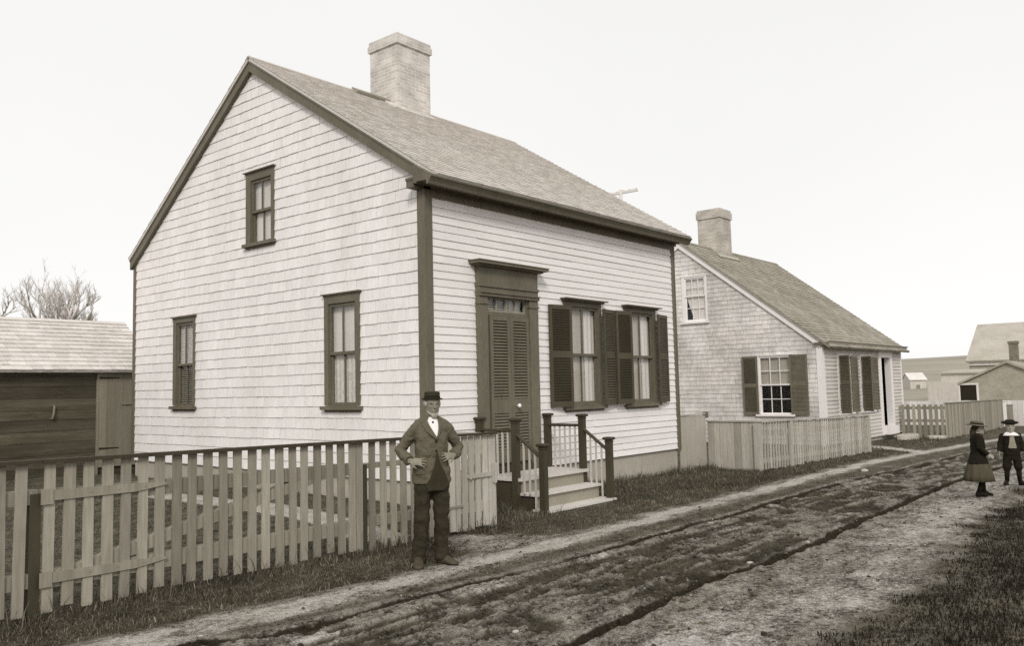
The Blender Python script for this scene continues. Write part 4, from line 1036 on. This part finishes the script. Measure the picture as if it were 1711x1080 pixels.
# ------------------------------------------------------------------ loose stones
for (x, y, s, lbl) in ((-.43, -4.80, .028, 'pale stone beside the near wheel rut'), (.95, -4.82, .03, 'flat pale stone in the near wheel rut, farther off'), (9.3, -2.75, .07, 'white stone at the road edge by the slatted fence'), (-3.6, -4.55, .02, 'small pale stone at the bottom edge of the road')):
    mb = MB(); mb.blob((x, y, height(x, y) + s * .25), s * 1.3, s, s * .6, 9, 6); mb.v = [tuple(Vector(v) + Vector((nz(v[0] * 30, v[1] * 30, 1) * s * .4, nz(v[1] * 30, v[2] * 30, 1) * s * .4, 0))) for v in mb.v]
    tag(mb.build('stone', M['stone'], smooth=False), lbl, 'stone', 'loose stones on the road')
rg = random.Random(4)
def scatter(name, n, smin, smax, m, test, flat=.7):
    mb = MB(); k = 0
    while k < n:
        x = rg.uniform(-5.6, 9) if rg.random() < .7 else rg.uniform(-5, 3); y = rg.uniform(-6.2, -2.3); mk = masks(x, y)
        k += 1
        if rg.random() > test(x, y, mk): continue
        s = smin + (smax - smin) * rg.random() ** 3; c = Vector((x, y, height(x, y, mk) + s * .15)); a = rg.random() * 6.28
        t = MB(); t.blob((0, 0, 0), s * rg.uniform(.8, 1.5), s * rg.uniform(.7, 1.1), s * flat, 6, 4, rg.random())
        t.v = [tuple(Matrix.Rotation(a, 4, 'Z') @ Matrix.Rotation(rg.uniform(-.02, .02), 4, 'X') @ (Vector(v) * rg.uniform(.75, 1.2)) + c) for v in t.v]; mb.add(t)
    o = mb.build(name, m, origin=(0, 0, 0)); o['kind'] = 'stuff'
scatter('mud_clods', 5200, .005, .024, mat('clod', .07, .4, 3, vary=.8), lambda x, y, m: (.25 + .75 * m[2]) * (1 - m[0]) * (1 - m[1]) * (1 if y > -5.5 else .25))
scatter('pebbles', 1800, .003, .013, mat('pebble', .30, .3, 3, vary=.5), lambda x, y, m: (1 - m[1]) * (1 - m[2]) * .8)


# ------------------------------------------------------------------ people
def ell(cx, cy, z, rx, ry, n=20, p=2.0, tilt=(0, 0)):
    out = []
    for k in range(n):
        t = 6.2832 * k / n; c, s = math.cos(t), math.sin(t)
        x = rx * math.copysign(abs(c) ** (2 / p), c); y = ry * math.copysign(abs(s) ** (2 / p), s)
        out.append(Vector((cx + x, cy + y, z + tilt[0] * x + tilt[1] * y)))
    return out
def prof_at(pr, z):
    """torso profile rows (z, cx, cy, rx, ry) interpolated"""
    return [interp(z, [r[0] for r in pr], [r[k] for r in pr]) for k in range(1, 5)]
def torso(mb, pr, p=2.4): return mb.loft([ell(r[1], r[2], r[0], r[3], r[4], 22, p) for r in pr])
def patch(pr, rows, out=.006, th=.008, n=6, p=2.4):
    """cloth panel lying on the front of a torso: rows (z, xl, xr)"""
    mb = MB(); A = []; Bk = []
    for z, xl, xr in rows:
        cx, cy, rx, ry = prof_at(pr, z); ra = []; rb = []
        for k in range(n + 1):
            x = xl + (xr - xl) * k / n; q = min(.98, abs((x - cx) / rx)); yy = cy - ry * (1 - q ** p) ** (1 / p)
            ra.append((x, yy - out, z)); rb.append((x, yy - out + th, z))
        A.append(ra); Bk.append(rb)
    for i in range(len(rows) - 1):
        for k in range(n):
            mb.face([A[i][k], A[i + 1][k], A[i + 1][k + 1], A[i][k + 1]]); mb.face([Bk[i][k], Bk[i][k + 1], Bk[i + 1][k + 1], Bk[i + 1][k]])
        for k in (0, n): mb.face([A[i][k], A[i + 1][k], Bk[i + 1][k], Bk[i][k]])
    for i in (0, len(rows) - 1):
        for k in range(n): mb.face([A[i][k], A[i][k + 1], Bk[i][k + 1], Bk[i][k]])
    return mb
def hand(mb, wrist, d, pn, L=.18, curl=.5, thumb=1, spread=.18):
    """hand growing from the wrist along d, back of the hand facing pn; thumb side = thumb * (d x pn)"""
    wrist, d, pn = Vector(wrist), Vector(d).normalized(), Vector(pn); pn = (pn - d * pn.dot(d)).normalized(); sd = d.cross(pn) * thumb
    pl = L * .5; w = L * .235
    mb.tube([wrist - d * .03, wrist, wrist + d * pl * .5, wrist + d * pl], [(L * .085, L * .14), (L * .08, L * .15), (L * .075, w), (L * .06, w * .98)], 12, ref=pn)
    for k, (ln, of) in enumerate(((.44, .72), (.50, .26), (.46, -.22), (.36, -.68))):
        b = wrist + d * pl * .96 + sd * w * of; f = (d + sd * spread * of).normalized(); l = L * ln; r = L * .05
        q1 = b + f * l * .42; f2 = (f - pn * curl).normalized(); q2 = q1 + f2 * l * .33; f3 = (f2 - pn * curl * .9).normalized(); q3 = q2 + f3 * l * .25
        mb.tube([b - f * .012, b, q1, q2, q3], [r, r * 1.05, r, r * .88, r * .66], 8, ref=pn)
    b = wrist + d * pl * .25 + sd * w * .8; f = (d * .75 + sd * .75 - pn * .25).normalized(); q1 = b + f * L * .2; q2 = q1 + (d * .9 + sd * .35 - pn * .2).normalized() * L * .17
    mb.tube([b - f * .02, b, q1, q2], [L * .06, L * .062, L * .055, L * .038], 8, ref=pn)
def head(mb, c, s, yaw=0, chin=1.0):
    """skull, jaw, nose, brow, ears; c = centre at ear height, s = head height"""
    t = MB(); k = s
    rows = [(-.50, -.10, .12, .10), (-.46, -.10, .20, .17), (-.38, -.07, .255, .235), (-.25, -.04, .295, .30), (-.10, -.015, .325, .36), (.05, 0, .34, .385), (.2, .01, .335, .385), (.34, .02, .29, .34), (.44, .025, .2, .24), (.5, .03, .07, .09)]
    t.loft([ell(0, cy * k, z * k, rx * k, ry * k, 20, 2.2) for z, cy, rx, ry in rows])
    t.tube([(0, -.37 * k, .06 * k), (0, -.43 * k, -.06 * k), (0, -.47 * k, -.15 * k), (0, -.38 * k, -.19 * k)], [.030 * k, .045 * k, .062 * k, .04 * k], 8)     # nose
    for sx in (-1, 1):
        t.tube([(sx * .03 * k, -.375 * k, .07 * k), (sx * .14 * k, -.365 * k, .09 * k), (sx * .24 * k, -.29 * k, .05 * k)], .035 * k, 8)      # brow
        t.blob((sx * .17 * k, -.28 * k, -.10 * k), .08 * k, .07 * k, .075 * k, 10, 6)                                                         # cheek
        t.blob((sx * .345 * k, .03 * k, -.04 * k), .04 * k, .085 * k, .14 * k, 10, 6)                                                         # ear
    t.tube([(-.10 * k, -.325 * k, -.285 * k), (0, -.365 * k, -.28 * k), (.10 * k, -.325 * k, -.285 * k)], .032 * k, 8)                       # lips
    t.tube([(-.08 * k, -.315 * k, -.335 * k), (0, -.35 * k, -.34 * k), (.08 * k, -.315 * k, -.335 * k)], .034 * k, 8)
    t.blob((0, -.29 * k, -.43 * k), .10 * k, .09 * k, .07 * k, 10, 6)
    t.xf(Matrix.Translation(c) @ Matrix.Rotation(yaw, 4, 'Z')); mb.add(t)
def eyes(c, s, yaw):
    e = MB(); k = s
    for sx in (-1, 1):
        e.blob((sx * .135 * k, -.350 * k, .0), .040 * k, .035 * k, .017 * k, 10, 6)
        e.tube([(sx * .05 * k, -.385 * k, .075 * k), (sx * .15 * k, -.385 * k, .098 * k), (sx * .25 * k, -.315 * k, .06 * k)], .010 * k, 6)
    return e.xf(Matrix.Translation(c) @ Matrix.Rotation(yaw, 4, 'Z'))
def crease(o, amp, fx=11, fz=19, seed=0):
    for v in o.data.vertices:
        c = v.co; n = noise.noise(Vector((c.x * fx, c.y * fx, c.z * fz + seed))) + .5 * noise.noise(Vector((c.x * fx * 2.3, c.y * fx * 2.3, c.z * fz * 1.6 + seed)))
        v.co = c + v.normal * amp * n
def shoe(toe, heel, r, h, m4):
    toe, heel = Vector(toe), Vector(heel); d = (toe - heel); L = d.length; d.normalize(); mb = MB(); sd = Vector((-d.y, d.x, 0)); rings = []
    for t, w, hh in ((-.06, .6, .75), (.02, .88, 1.0), (.2, .92, 1.05), (.4, .88, .95), (.58, 1.0, .66), (.78, 1.05, .5), (.93, .82, .42), (1.0, .4, .3)):
        p = heel + d * L * t; rings.append([p + sd * w * r * math.cos(a) + Vector((0, 0, max(0.0, hh * h * (.5 + .5 * math.sin(a))))) for a in [6.2832 * q / 14 for q in range(14)]])
    mb.loft(rings); mb.obox(heel - d * L * .04 - sd * r * .8 + Vector((0, 0, -.004)), d * L * .28, sd * r * 1.6, (0, 0, .012)); return mb.xf(m4)

def place(x, y, face):
    return Matrix.Translation((x, y, height(x, y) + .004)) @ Matrix.Rotation(face, 4, 'Z')

# the man, hands on hips
Mx = place(-2.30, -2.42, R(-38)) @ Matrix.Scale(.98, 4)
MAN = thing('person', 'bearded old man in a flat-topped dark hat, hands on hips before the picket fence', 'person', Mx.translation, None)
JP = [(.80, .0, .01, .190, .125), (.86, .0, .01, .192, .13), (.95, .0, .005, .185, .13), (1.06, .0, 0, .158, .116), (1.18, .0, 0, .160, .120), (1.27, .0, .005, .160, .114), (1.34, .0, .01, .140, .098), (1.39, .005, .015, .112, .085), (1.43, .006, .015, .078, .070), (1.46, .008, .015, .062, .062)]
hc, hs, hyaw = Vector((.015, -.02, 1.575)), .205, R(10)
shR, elR, wrR = (-.158, .01, 1.335), (-.310, .055, 1.125), (-.215, -.115, 1.03)
shL, elL, wrL = (.158, .01, 1.335), (.285, .085, 1.13), (.21, -.095, 1.07)
b = MB()
torso(b, [(z, cx, cy, rx * .88, ry * .86) for z, cx, cy, rx, ry in JP[1:]]); b.tube([(0, .015, 1.38), (.008, .0, 1.47), (.012, -.005, 1.55)], [.06, .055, .058], 14)
head(b, hc, hs, hyaw)
for S, E_, W_ in ((shR, elR, wrR), (shL, elL, wrL)): b.tube([S, E_, W_], [.045, .04, .026], 10)
for hp, kn, an in (((-.095, .01, .88), (-.105, -.015, .46), (-.14, .02, .08)), ((.09, .01, .88), (.088, -.01, .46), (.082, .03, .08))): b.tube([hp, kn, an], [.07, .05, .04], 10)
hand(b, wrR, (.80, -.30, -.06), (-.15, -.9, .35), .17, .32, 1, .36)
hand(b, wrL, (-.55, -.42, .0), (.2, -.85, .35), .165, .42, -1, .32)
b.xf(Mx).build('body', M['skin'], MAN, remesh=.0052, relax=2)
j = MB(); torso(j, JP)
for S, E_, W_ in ((shR, elR, wrR), (shL, elL, wrL)):
    S, E_, W_ = Vector(S), Vector(E_), Vector(W_); inn = S + Vector((.06 if S.x < 0 else -.06, 0, .02))
    j.tube([inn, S, S.lerp(E_, .5) + Vector((0, .005, 0)), E_, E_.lerp(W_, .5), W_.lerp(E_, .06)], [.056, .062, .058, .060, .056, .055], 14)
j.tube([(-.15, .012, 1.35), (-.08, .014, 1.395), (.0, .016, 1.425), (.08, .014, 1.395), (.15, .012, 1.35)], [.058, .062, .058, .062, .058], 14)
jo = j.xf(Mx).build('jacket', M['jacket'], MAN, remesh=.009, relax=2); crease(jo, .014, 12, 15, 1); crease(jo, .004, 22, 30, 8)
def lay(rows, name, m, out, th=.008, n=6): return patch(JP, rows, out, th, n).xf(Mx).build(name, m, MAN, smooth=True)
lay([(1.452, -.032, .05), (1.42, -.048, .068), (1.38, -.03, .066), (1.33, .0, .062), (1.285, .028, .052), (1.262, .04, .046)], 'shirt', M['shirt'], .014, .014)
lay([(1.455, -.058, -.028), (1.42, -.085, -.042), (1.37, -.085, -.022), (1.32, -.06, .006), (1.27, -.005, .036), (1.24, .03, .046)], 'lapel', M['jacket'], .024, .014)
lay([(1.455, .046, .068), (1.42, .062, .098), (1.37, .066, .105), (1.32, .062, .088), (1.27, .05, .062), (1.24, .047, .052)], 'lapel', M['jacket'], .024, .014)
lay([(1.11, .040, .048), (1.05, .030, .060), (.98, .015, .085), (.92, -.005, .115), (.86, -.03, .14), (.82, -.05, .155), (.797, -.075, .165), (.74, -.05, .12)], 'waistcoat', M['trouser'], .016, .010, 8)
for z in (1.215, 1.125):
    k = MB(); cx, cyy, rx, ry = prof_at(JP, z); k.blob((.036, cyy - ry - .012, z), .011, .007, .011, 8, 6); k.xf(Mx).build('button', M['black'], MAN, smooth=True)
lay([(.93, -.165, -.075), (.90, -.168, -.07)], 'pocket_flap', M['jacket'], .014, .006)
k = MB(); cx, cyy, rx, ry = prof_at(JP, 1.42); k.blob((.012, cyy - ry - .02, 1.40), .012, .008, .012, 8, 6); k.xf(Mx).build('collar_stud', M['black'], MAN, smooth=True)
t = MB(); torso(t, [(.72, -.005, .01, .155, .105), (.78, -.002, .01, .17, .115), (.88, 0, .01, .168, .112), (.98, 0, .005, .15, .105)])
t.tube([(-.088, .01, .86), (-.094, .0, .68), (-.105, -.02, .47), (-.12, .0, .28), (-.135, .01, .12), (-.138, .01, .045)], [.088, .087, .074, .072, .068, .070], 16)
t.tube([(.085, .01, .86), (.088, .0, .68), (.088, -.015, .47), (.085, .01, .28), (.082, .025, .12), (.084, .02, .045)], [.088, .087, .074, .072, .068, .070], 16)
to = t.xf(Mx).build('trousers', M['trouser'], MAN, remesh=.010, relax=2); crease(to, .013, 9, 12, 7); crease(to, .005, 20, 30, 9)
shoe((-.165, -.215, .0), (-.135, .06, .0), .052, .105, Mx).build('shoe', M['leather'], MAN, smooth=True)
shoe((.235, -.085, .0), (.065, .055, .0), .05, .10, Mx).build('shoe', M['leather'], MAN, smooth=True)
HM = Mx @ Matrix.Translation(hc + Vector((0, .012, .046))) @ Matrix.Rotation(hyaw, 4, 'Z') @ Matrix.Rotation(R(-3), 4, 'X') @ Matrix.Rotation(R(2), 4, 'Y')
h = MB(); h.lathe([(.0, .0), (.075, .0), (.108, .004), (.112, .009), (.106, .014), (.083, .013), (.082, .02), (.079, .042), (.081, .066), (.077, .078), (.062, .081), (.04, .074), (.0, .072)], n=28, sx=.96, sy=1.12)
ho = h.xf(HM).build('hat', M['hat'], MAN, smooth=True)
h = MB(); h.lathe([(.0825, .012), (.0845, .014), (.083, .036), (.081, .037)], n=28, sx=.96, sy=1.12); h.xf(HM).build('hat_band', M['black'], ho, smooth=True)
HX = Mx @ Matrix.Translation(hc) @ Matrix.Rotation(hyaw, 4, 'Z')
w_ = MB(); k = hs
w_.tube([(-.30 * k, -.02 * k, -.12 * k), (-.285 * k, -.10 * k, -.30 * k), (-.18 * k, -.24 * k, -.45 * k), (0, -.33 * k, -.52 * k), (.18 * k, -.24 * k, -.45 * k), (.285 * k, -.10 * k, -.30 * k), (.30 * k, -.02 * k, -.12 * k)], [.02 * k, .035 * k, .06 * k, .075 * k, .06 * k, .035 * k, .02 * k], 10)
w_.blob((0, -.29 * k, -.56 * k), .14 * k, .09 * k, .11 * k); wo = w_.xf(HX).build('beard', M['beard'], MAN, remesh=.006); crease(wo, .005, 60, 40, 3)
w_ = MB()
for sx in (-1, 1): w_.blob((sx * .335 * k, .05 * k, .06 * k), .085 * k, .2 * k, .2 * k)
w_.blob((0, .27 * k, -.02 * k), .28 * k, .13 * k, .26 * k); wo = w_.xf(HX).build('hair', M['beard'], MAN, remesh=.006); crease(wo, .005, 60, 40, 5)
eyes(hc, hs, hyaw).xf(Mx).build('eyes', M['eye'], MAN, smooth=True)

# the boy
Bx = place(8.50, -5.47, R(-68))
BOY = thing('person', 'small boy in dark suit, broad white collar and round hat at the right edge', 'person', Bx.translation, 'children in the road')
hc, hs, hyaw = Vector((.0, -.01, .985)), .20, R(-4)
BP = [(.50, 0, .01, .125, .095), (.58, 0, .01, .130, .10), (.68, 0, .005, .122, .095), (.80, 0, .005, .128, .092), (.855, 0, .01, .11, .078), (.89, 0, .012, .06, .055)]
arms = (((-.115, .01, .845), (-.165, .02, .69), (-.185, -.02, .565)), ((.115, .01, .845), (.165, .02, .69), (.185, -.02, .565)))
b = MB(); torso(b, [(z, x, y, rx * .86, ry * .86) for z, x, y, rx, ry in BP]); b.tube([(0, .01, .84), (0, .0, .92)], .042, 12); head(b, hc, hs, hyaw)
for S, E_, W_ in arms:
    b.tube([S, E_, W_], [.03, .027, .02], 10); sg = 1 if S[0] > 0 else -1
    hand(b, W_, (.10 * sg, -.05, -1), (sg, .1, 0), .115, .22, -1 if sg > 0 else 1)
legs = (((-.07, .01, .50), (-.088, -.01, .28), (-.095, .015, .06)), ((.07, .01, .50), (.085, -.01, .28), (.10, .015, .06)))
for q in legs: b.tube(q, [.05, .036, .026], 10)
b.xf(Bx).build('body', M['skin_young'], BOY, remesh=.006, relax=2)
j = MB(); torso(j, BP)
for S, E_, W_ in arms: S, E_, W_ = Vector(S), Vector(E_), Vector(W_); j.tube([S * .6 + Vector((0, 0, .33)), S, E_, W_ + (E_ - W_) * .05], [.045, .05, .044, .04], 12)
jo = j.xf(Bx).build('jacket', M['black'], BOY, remesh=.009, relax=2); crease(jo, .006, 15, 20, 2)
def lay2(rows, name, m, out, th=.008): return patch(BP, rows, out, th).xf(Bx).build(name, m, BOY, smooth=True)
lay2([(.875, -.022, .022), (.84, -.028, .028), (.74, -.042, .042), (.64, -.062, .062), (.625, -.055, .055)], 'neck_scarf', M['tie'], .012)
c_ = MB(); torso(c_, [(.835, 0, -.02, .135, .085), (.87, 0, -.005, .10, .07), (.895, 0, .008, .058, .054)]); c_.xf(Bx).build('collar', M['shirt'], BOY, smooth=True)
t = MB(); torso(t, [(.42, 0, .01, .11, .085), (.5, 0, .01, .12, .09), (.56, 0, .01, .115, .088)])
for q in legs: a_, k_, n_ = map(Vector, q); t.tube([a_, a_.lerp(k_, .5), k_ + Vector((0, 0, .02)), k_.lerp(n_, .18)], [.066, .068, .066, .05], 14)
to = t.xf(Bx).build('breeches', M['black'], BOY, remesh=.009, relax=2); crease(to, .006, 12, 14, 4)
t = MB()
for q in legs: a_, k_, n_ = map(Vector, q); t = MB(); t.tube([k_, k_.lerp(n_, .4), n_], [.042, .043, .032], 12); t.xf(Bx).build('stocking', M['black'], BOY, smooth=True)
shoe((-.155, -.10, 0), (-.09, .045, 0), .035, .085, Bx).build('boot', M['black'], BOY, smooth=True); shoe((.175, -.09, 0), (.10, .045, 0), .035, .085, Bx).build('boot', M['black'], BOY, smooth=True)
HM = Bx @ Matrix.Translation(hc + Vector((0, .015, .045))) @ Matrix.Rotation(R(4), 4, 'X')
h = MB(); h.lathe([(0, .0), (.085, .0), (.125, .012), (.132, .03), (.128, .038), (.118, .03), (.09, .022), (.085, .05), (.06, .072), (0, .08)], n=24); h.xf(HM).build('hat', M['black'], BOY, smooth=True)
w_ = MB(); k = hs; w_.blob((0, .08 * k, .14 * k), .36 * k, .36 * k, .30 * k); w_.xf(Bx @ Matrix.Translation(hc)).build('hair', M['hat'], BOY, smooth=True)
eyes(hc, hs, hyaw).xf(Bx).build('eyes', M['eye'], BOY, smooth=True)

# the girl, walking across the road
Gx = place(6.53, -5.37, R(30))
GRL = thing('person', 'girl in a straw hat, black jacket and grey skirt walking in the road', 'person', Gx.translation, 'children in the road')
hc, hs, hyaw = Vector((.0, -.02, 1.04)), .195, R(-6)
GP = [(.50, 0, .02, .155, .145), (.56, 0, .015, .142, .125), (.66, 0, .01, .112, .10), (.78, 0, .005, .112, .098), (.88, 0, .01, .118, .09), (.935, 0, .012, .095, .07), (.965, 0, .012, .05, .048)]
arms = (((-.105, .01, .915), (-.145, .03, .75), (-.14, -.09, .64)), ((.105, .01, .915), (.145, .03, .75), (.14, -.09, .64)))
legs = (((-.055, .01, .5), (-.055, -.03, .28), (-.05, .05, .06)), ((.055, .01, .5), (.055, -.04, .28), (.05, -.06, .06)))
b = MB(); torso(b, [(z, x, y, rx * .8, ry * .8) for z, x, y, rx, ry in GP]); b.tube([(0, .01, .92), (0, .0, .98)], .038, 12); head(b, hc, hs, hyaw)
for S, E_, W_ in arms:
    b.tube([S, E_, W_], [.028, .025, .019], 10); sg = 1 if S[0] > 0 else -1
    hand(b, W_, (-.05 * sg, -.8, -.5), (sg, 0, .2), .11, .3, -1 if sg > 0 else 1)
for q in legs: b.tube(q, [.05, .036, .026], 10)
b.xf(Gx).build('body', M['skin_young'], GRL, remesh=.006, relax=2)
j = MB(); torso(j, GP)
for S, E_, W_ in arms: S, E_, W_ = Vector(S), Vector(E_), Vector(W_); j.tube([S * .6 + Vector((0, 0, .36)), S, E_, W_ + (E_ - W_) * .05], [.045, .05, .043, .036], 12)
jo = j.xf(Gx).build('jacket', M['black'], GRL, remesh=.009, relax=2); crease(jo, .006, 15, 20, 6)
sk_ = MB(); rings = []
for z, r in ((.56, .115), (.52, .14), (.42, .175), (.32, .20), (.235, .215)):
    rings.append([Vector(((r + (.012 * math.sin(11 * a) + .006 * math.sin(23 * a + 1)) * (.56 - z) / .3) * math.cos(a), .015 + (r + (.012 * math.sin(11 * a)) * (.56 - z) / .3) * math.sin(a), z)) for a in [6.2832 * q / 72 for q in range(72)]])
sk_.loft(rings); sk_.xf(Gx).build('skirt', M['skirt'], GRL, smooth=True)
for q in legs: a_, k_, n_ = map(Vector, q); t = MB(); t.tube([k_, k_.lerp(n_, .4), n_], [.040, .041, .031], 12); t.xf(Gx).build('stocking', M['black'], GRL, smooth=True)
shoe((-.045, -.075, 0), (-.05, .08, 0), .034, .09, Gx).build('boot', M['black'], GRL, smooth=True); shoe((.055, -.19, 0), (.05, -.035, 0), .034, .09, Gx).build('boot', M['black'], GRL, smooth=True)
HM = Gx @ Matrix.Translation(hc + Vector((0, .02, .045))) @ Matrix.Rotation(R(7), 4, 'X')
h = MB(); h.lathe([(0, .004), (.09, .0), (.155, -.012), (.158, -.006), (.095, .012), (.088, .045), (.07, .062), (0, .068)], n=28); ho = h.xf(HM).build('hat', M['straw'], GRL, smooth=True)
h = MB(); h.lathe([(.094, .010), (.098, .012), (.0935, .034), (.089, .035)], n=28); h.xf(HM).build('hat_band', M['black'], ho, smooth=True)
w_ = MB(); k = hs; w_.blob((0, .10 * k, .10 * k), .37 * k, .37 * k, .36 * k); w_.tube([(0, .33 * k, .05 * k), (0, .42 * k, -.4 * k), (0, .46 * k, -.95 * k)], [.22 * k, .24 * k, .12 * k], 12); w_.xf(Gx @ Matrix.Translation(hc)).build('hair', M['hat'], GRL, smooth=True)
eyes(hc, hs, hyaw).xf(Gx).build('eyes', M['eye'], GRL, smooth=True)

# ------------------------------------------------------------------ camera, sky, light
cd = bpy.data.cameras.new('camera'); cam = bpy.data.objects.new('camera', cd); COL.objects.link(cam); SC.camera = cam
CX, CYc, CZ, YAW, PIT, ROL, FPX = -8.1506, -8.4106, 1.23685, .870955, .077944, .022686, 1418.364
cy, sy, cp, sp = math.cos(YAW), math.sin(YAW), math.cos(PIT), math.sin(PIT)
fd = Vector((sy * cp, cy * cp, sp)); rt = Vector((cy, -sy, 0)); dn = fd.cross(rt)
c, s = math.cos(ROL), math.sin(ROL); r2 = rt * c + dn * s; d2 = rt * -s + dn * c
cam.matrix_world = Matrix(((r2.x, -d2.x, -fd.x, CX), (r2.y, -d2.y, -fd.y, CYc), (r2.z, -d2.z, -fd.z, CZ), (0, 0, 0, 1)))
cd.sensor_width = 36; cd.lens = 36 * FPX / 1711; cd.clip_start = .1; cd.clip_end = 3000
SC.render.resolution_x, SC.render.resolution_y = 1024, 647

w = bpy.data.worlds.new('World'); SC.world = w; w.use_nodes = True
nt = w.node_tree; bg = nt.nodes['Background']; lk = nt.links
SUN_EL, SUN_AZ = R(36), R(228)     # azimuth clockwise from +Y
sk = nt.nodes.new('ShaderNodeTexSky'); sk.sky_type = 'NISHITA'; sk.sun_disc = False; sk.sun_elevation = SUN_EL; sk.sun_rotation = SUN_AZ
bw = nt.nodes.new('ShaderNodeRGBToBW'); lk.new(sk.outputs[0], bw.inputs[0])
# an even overcast: the clear sky's light, without its colour, under a bright cloud sheet
cl = nt.nodes.new('ShaderNodeTexNoise'); cl.inputs['Scale'].default_value = 1.6; cl.inputs['Detail'].default_value = 4
tcw = nt.nodes.new('ShaderNodeTexCoord'); lk.new(tcw.outputs['Generated'], cl.inputs['Vector'])
mr = nt.nodes.new('ShaderNodeMapRange'); mr.inputs['To Min'].default_value = 7.0; mr.inputs['To Max'].default_value = 8.0; lk.new(cl.outputs['Fac'], mr.inputs['Value'])
ad = nt.nodes.new('ShaderNodeMath'); ad.operation = 'MULTIPLY_ADD'; ad.inputs[1].default_value = .16; lk.new(bw.outputs[0], ad.inputs[0]); lk.new(mr.outputs[0], ad.inputs[2])
vm = nt.nodes.new('ShaderNodeVectorMath'); vm.operation = 'SCALE'; vm.inputs[0].default_value = (1.0, .995, .985); lk.new(ad.outputs[0], vm.inputs['Scale'])
lk.new(vm.outputs[0], bg.inputs['Color']); bg.inputs['Strength'].default_value = .10
ld = bpy.data.lights.new('sun', 'SUN'); ld.energy = 1.5; ld.angle = R(14); ld.color = (1, .975, .93)
lo = bpy.data.objects.new('sun', ld); COL.objects.link(lo)
sd = Vector((math.sin(SUN_AZ) * math.cos(SUN_EL), math.cos(SUN_AZ) * math.cos(SUN_EL), math.sin(SUN_EL)))
lo.rotation_euler = (-sd).to_track_quat('-Z', 'Y').to_euler()
SC.view_settings.view_transform = 'Standard'; SC.view_settings.look = 'None'; SC.view_settings.exposure = .22; SC.view_settings.gamma = 1
SC.cycles.use_denoising = False; SC.cycles.max_bounces = 6
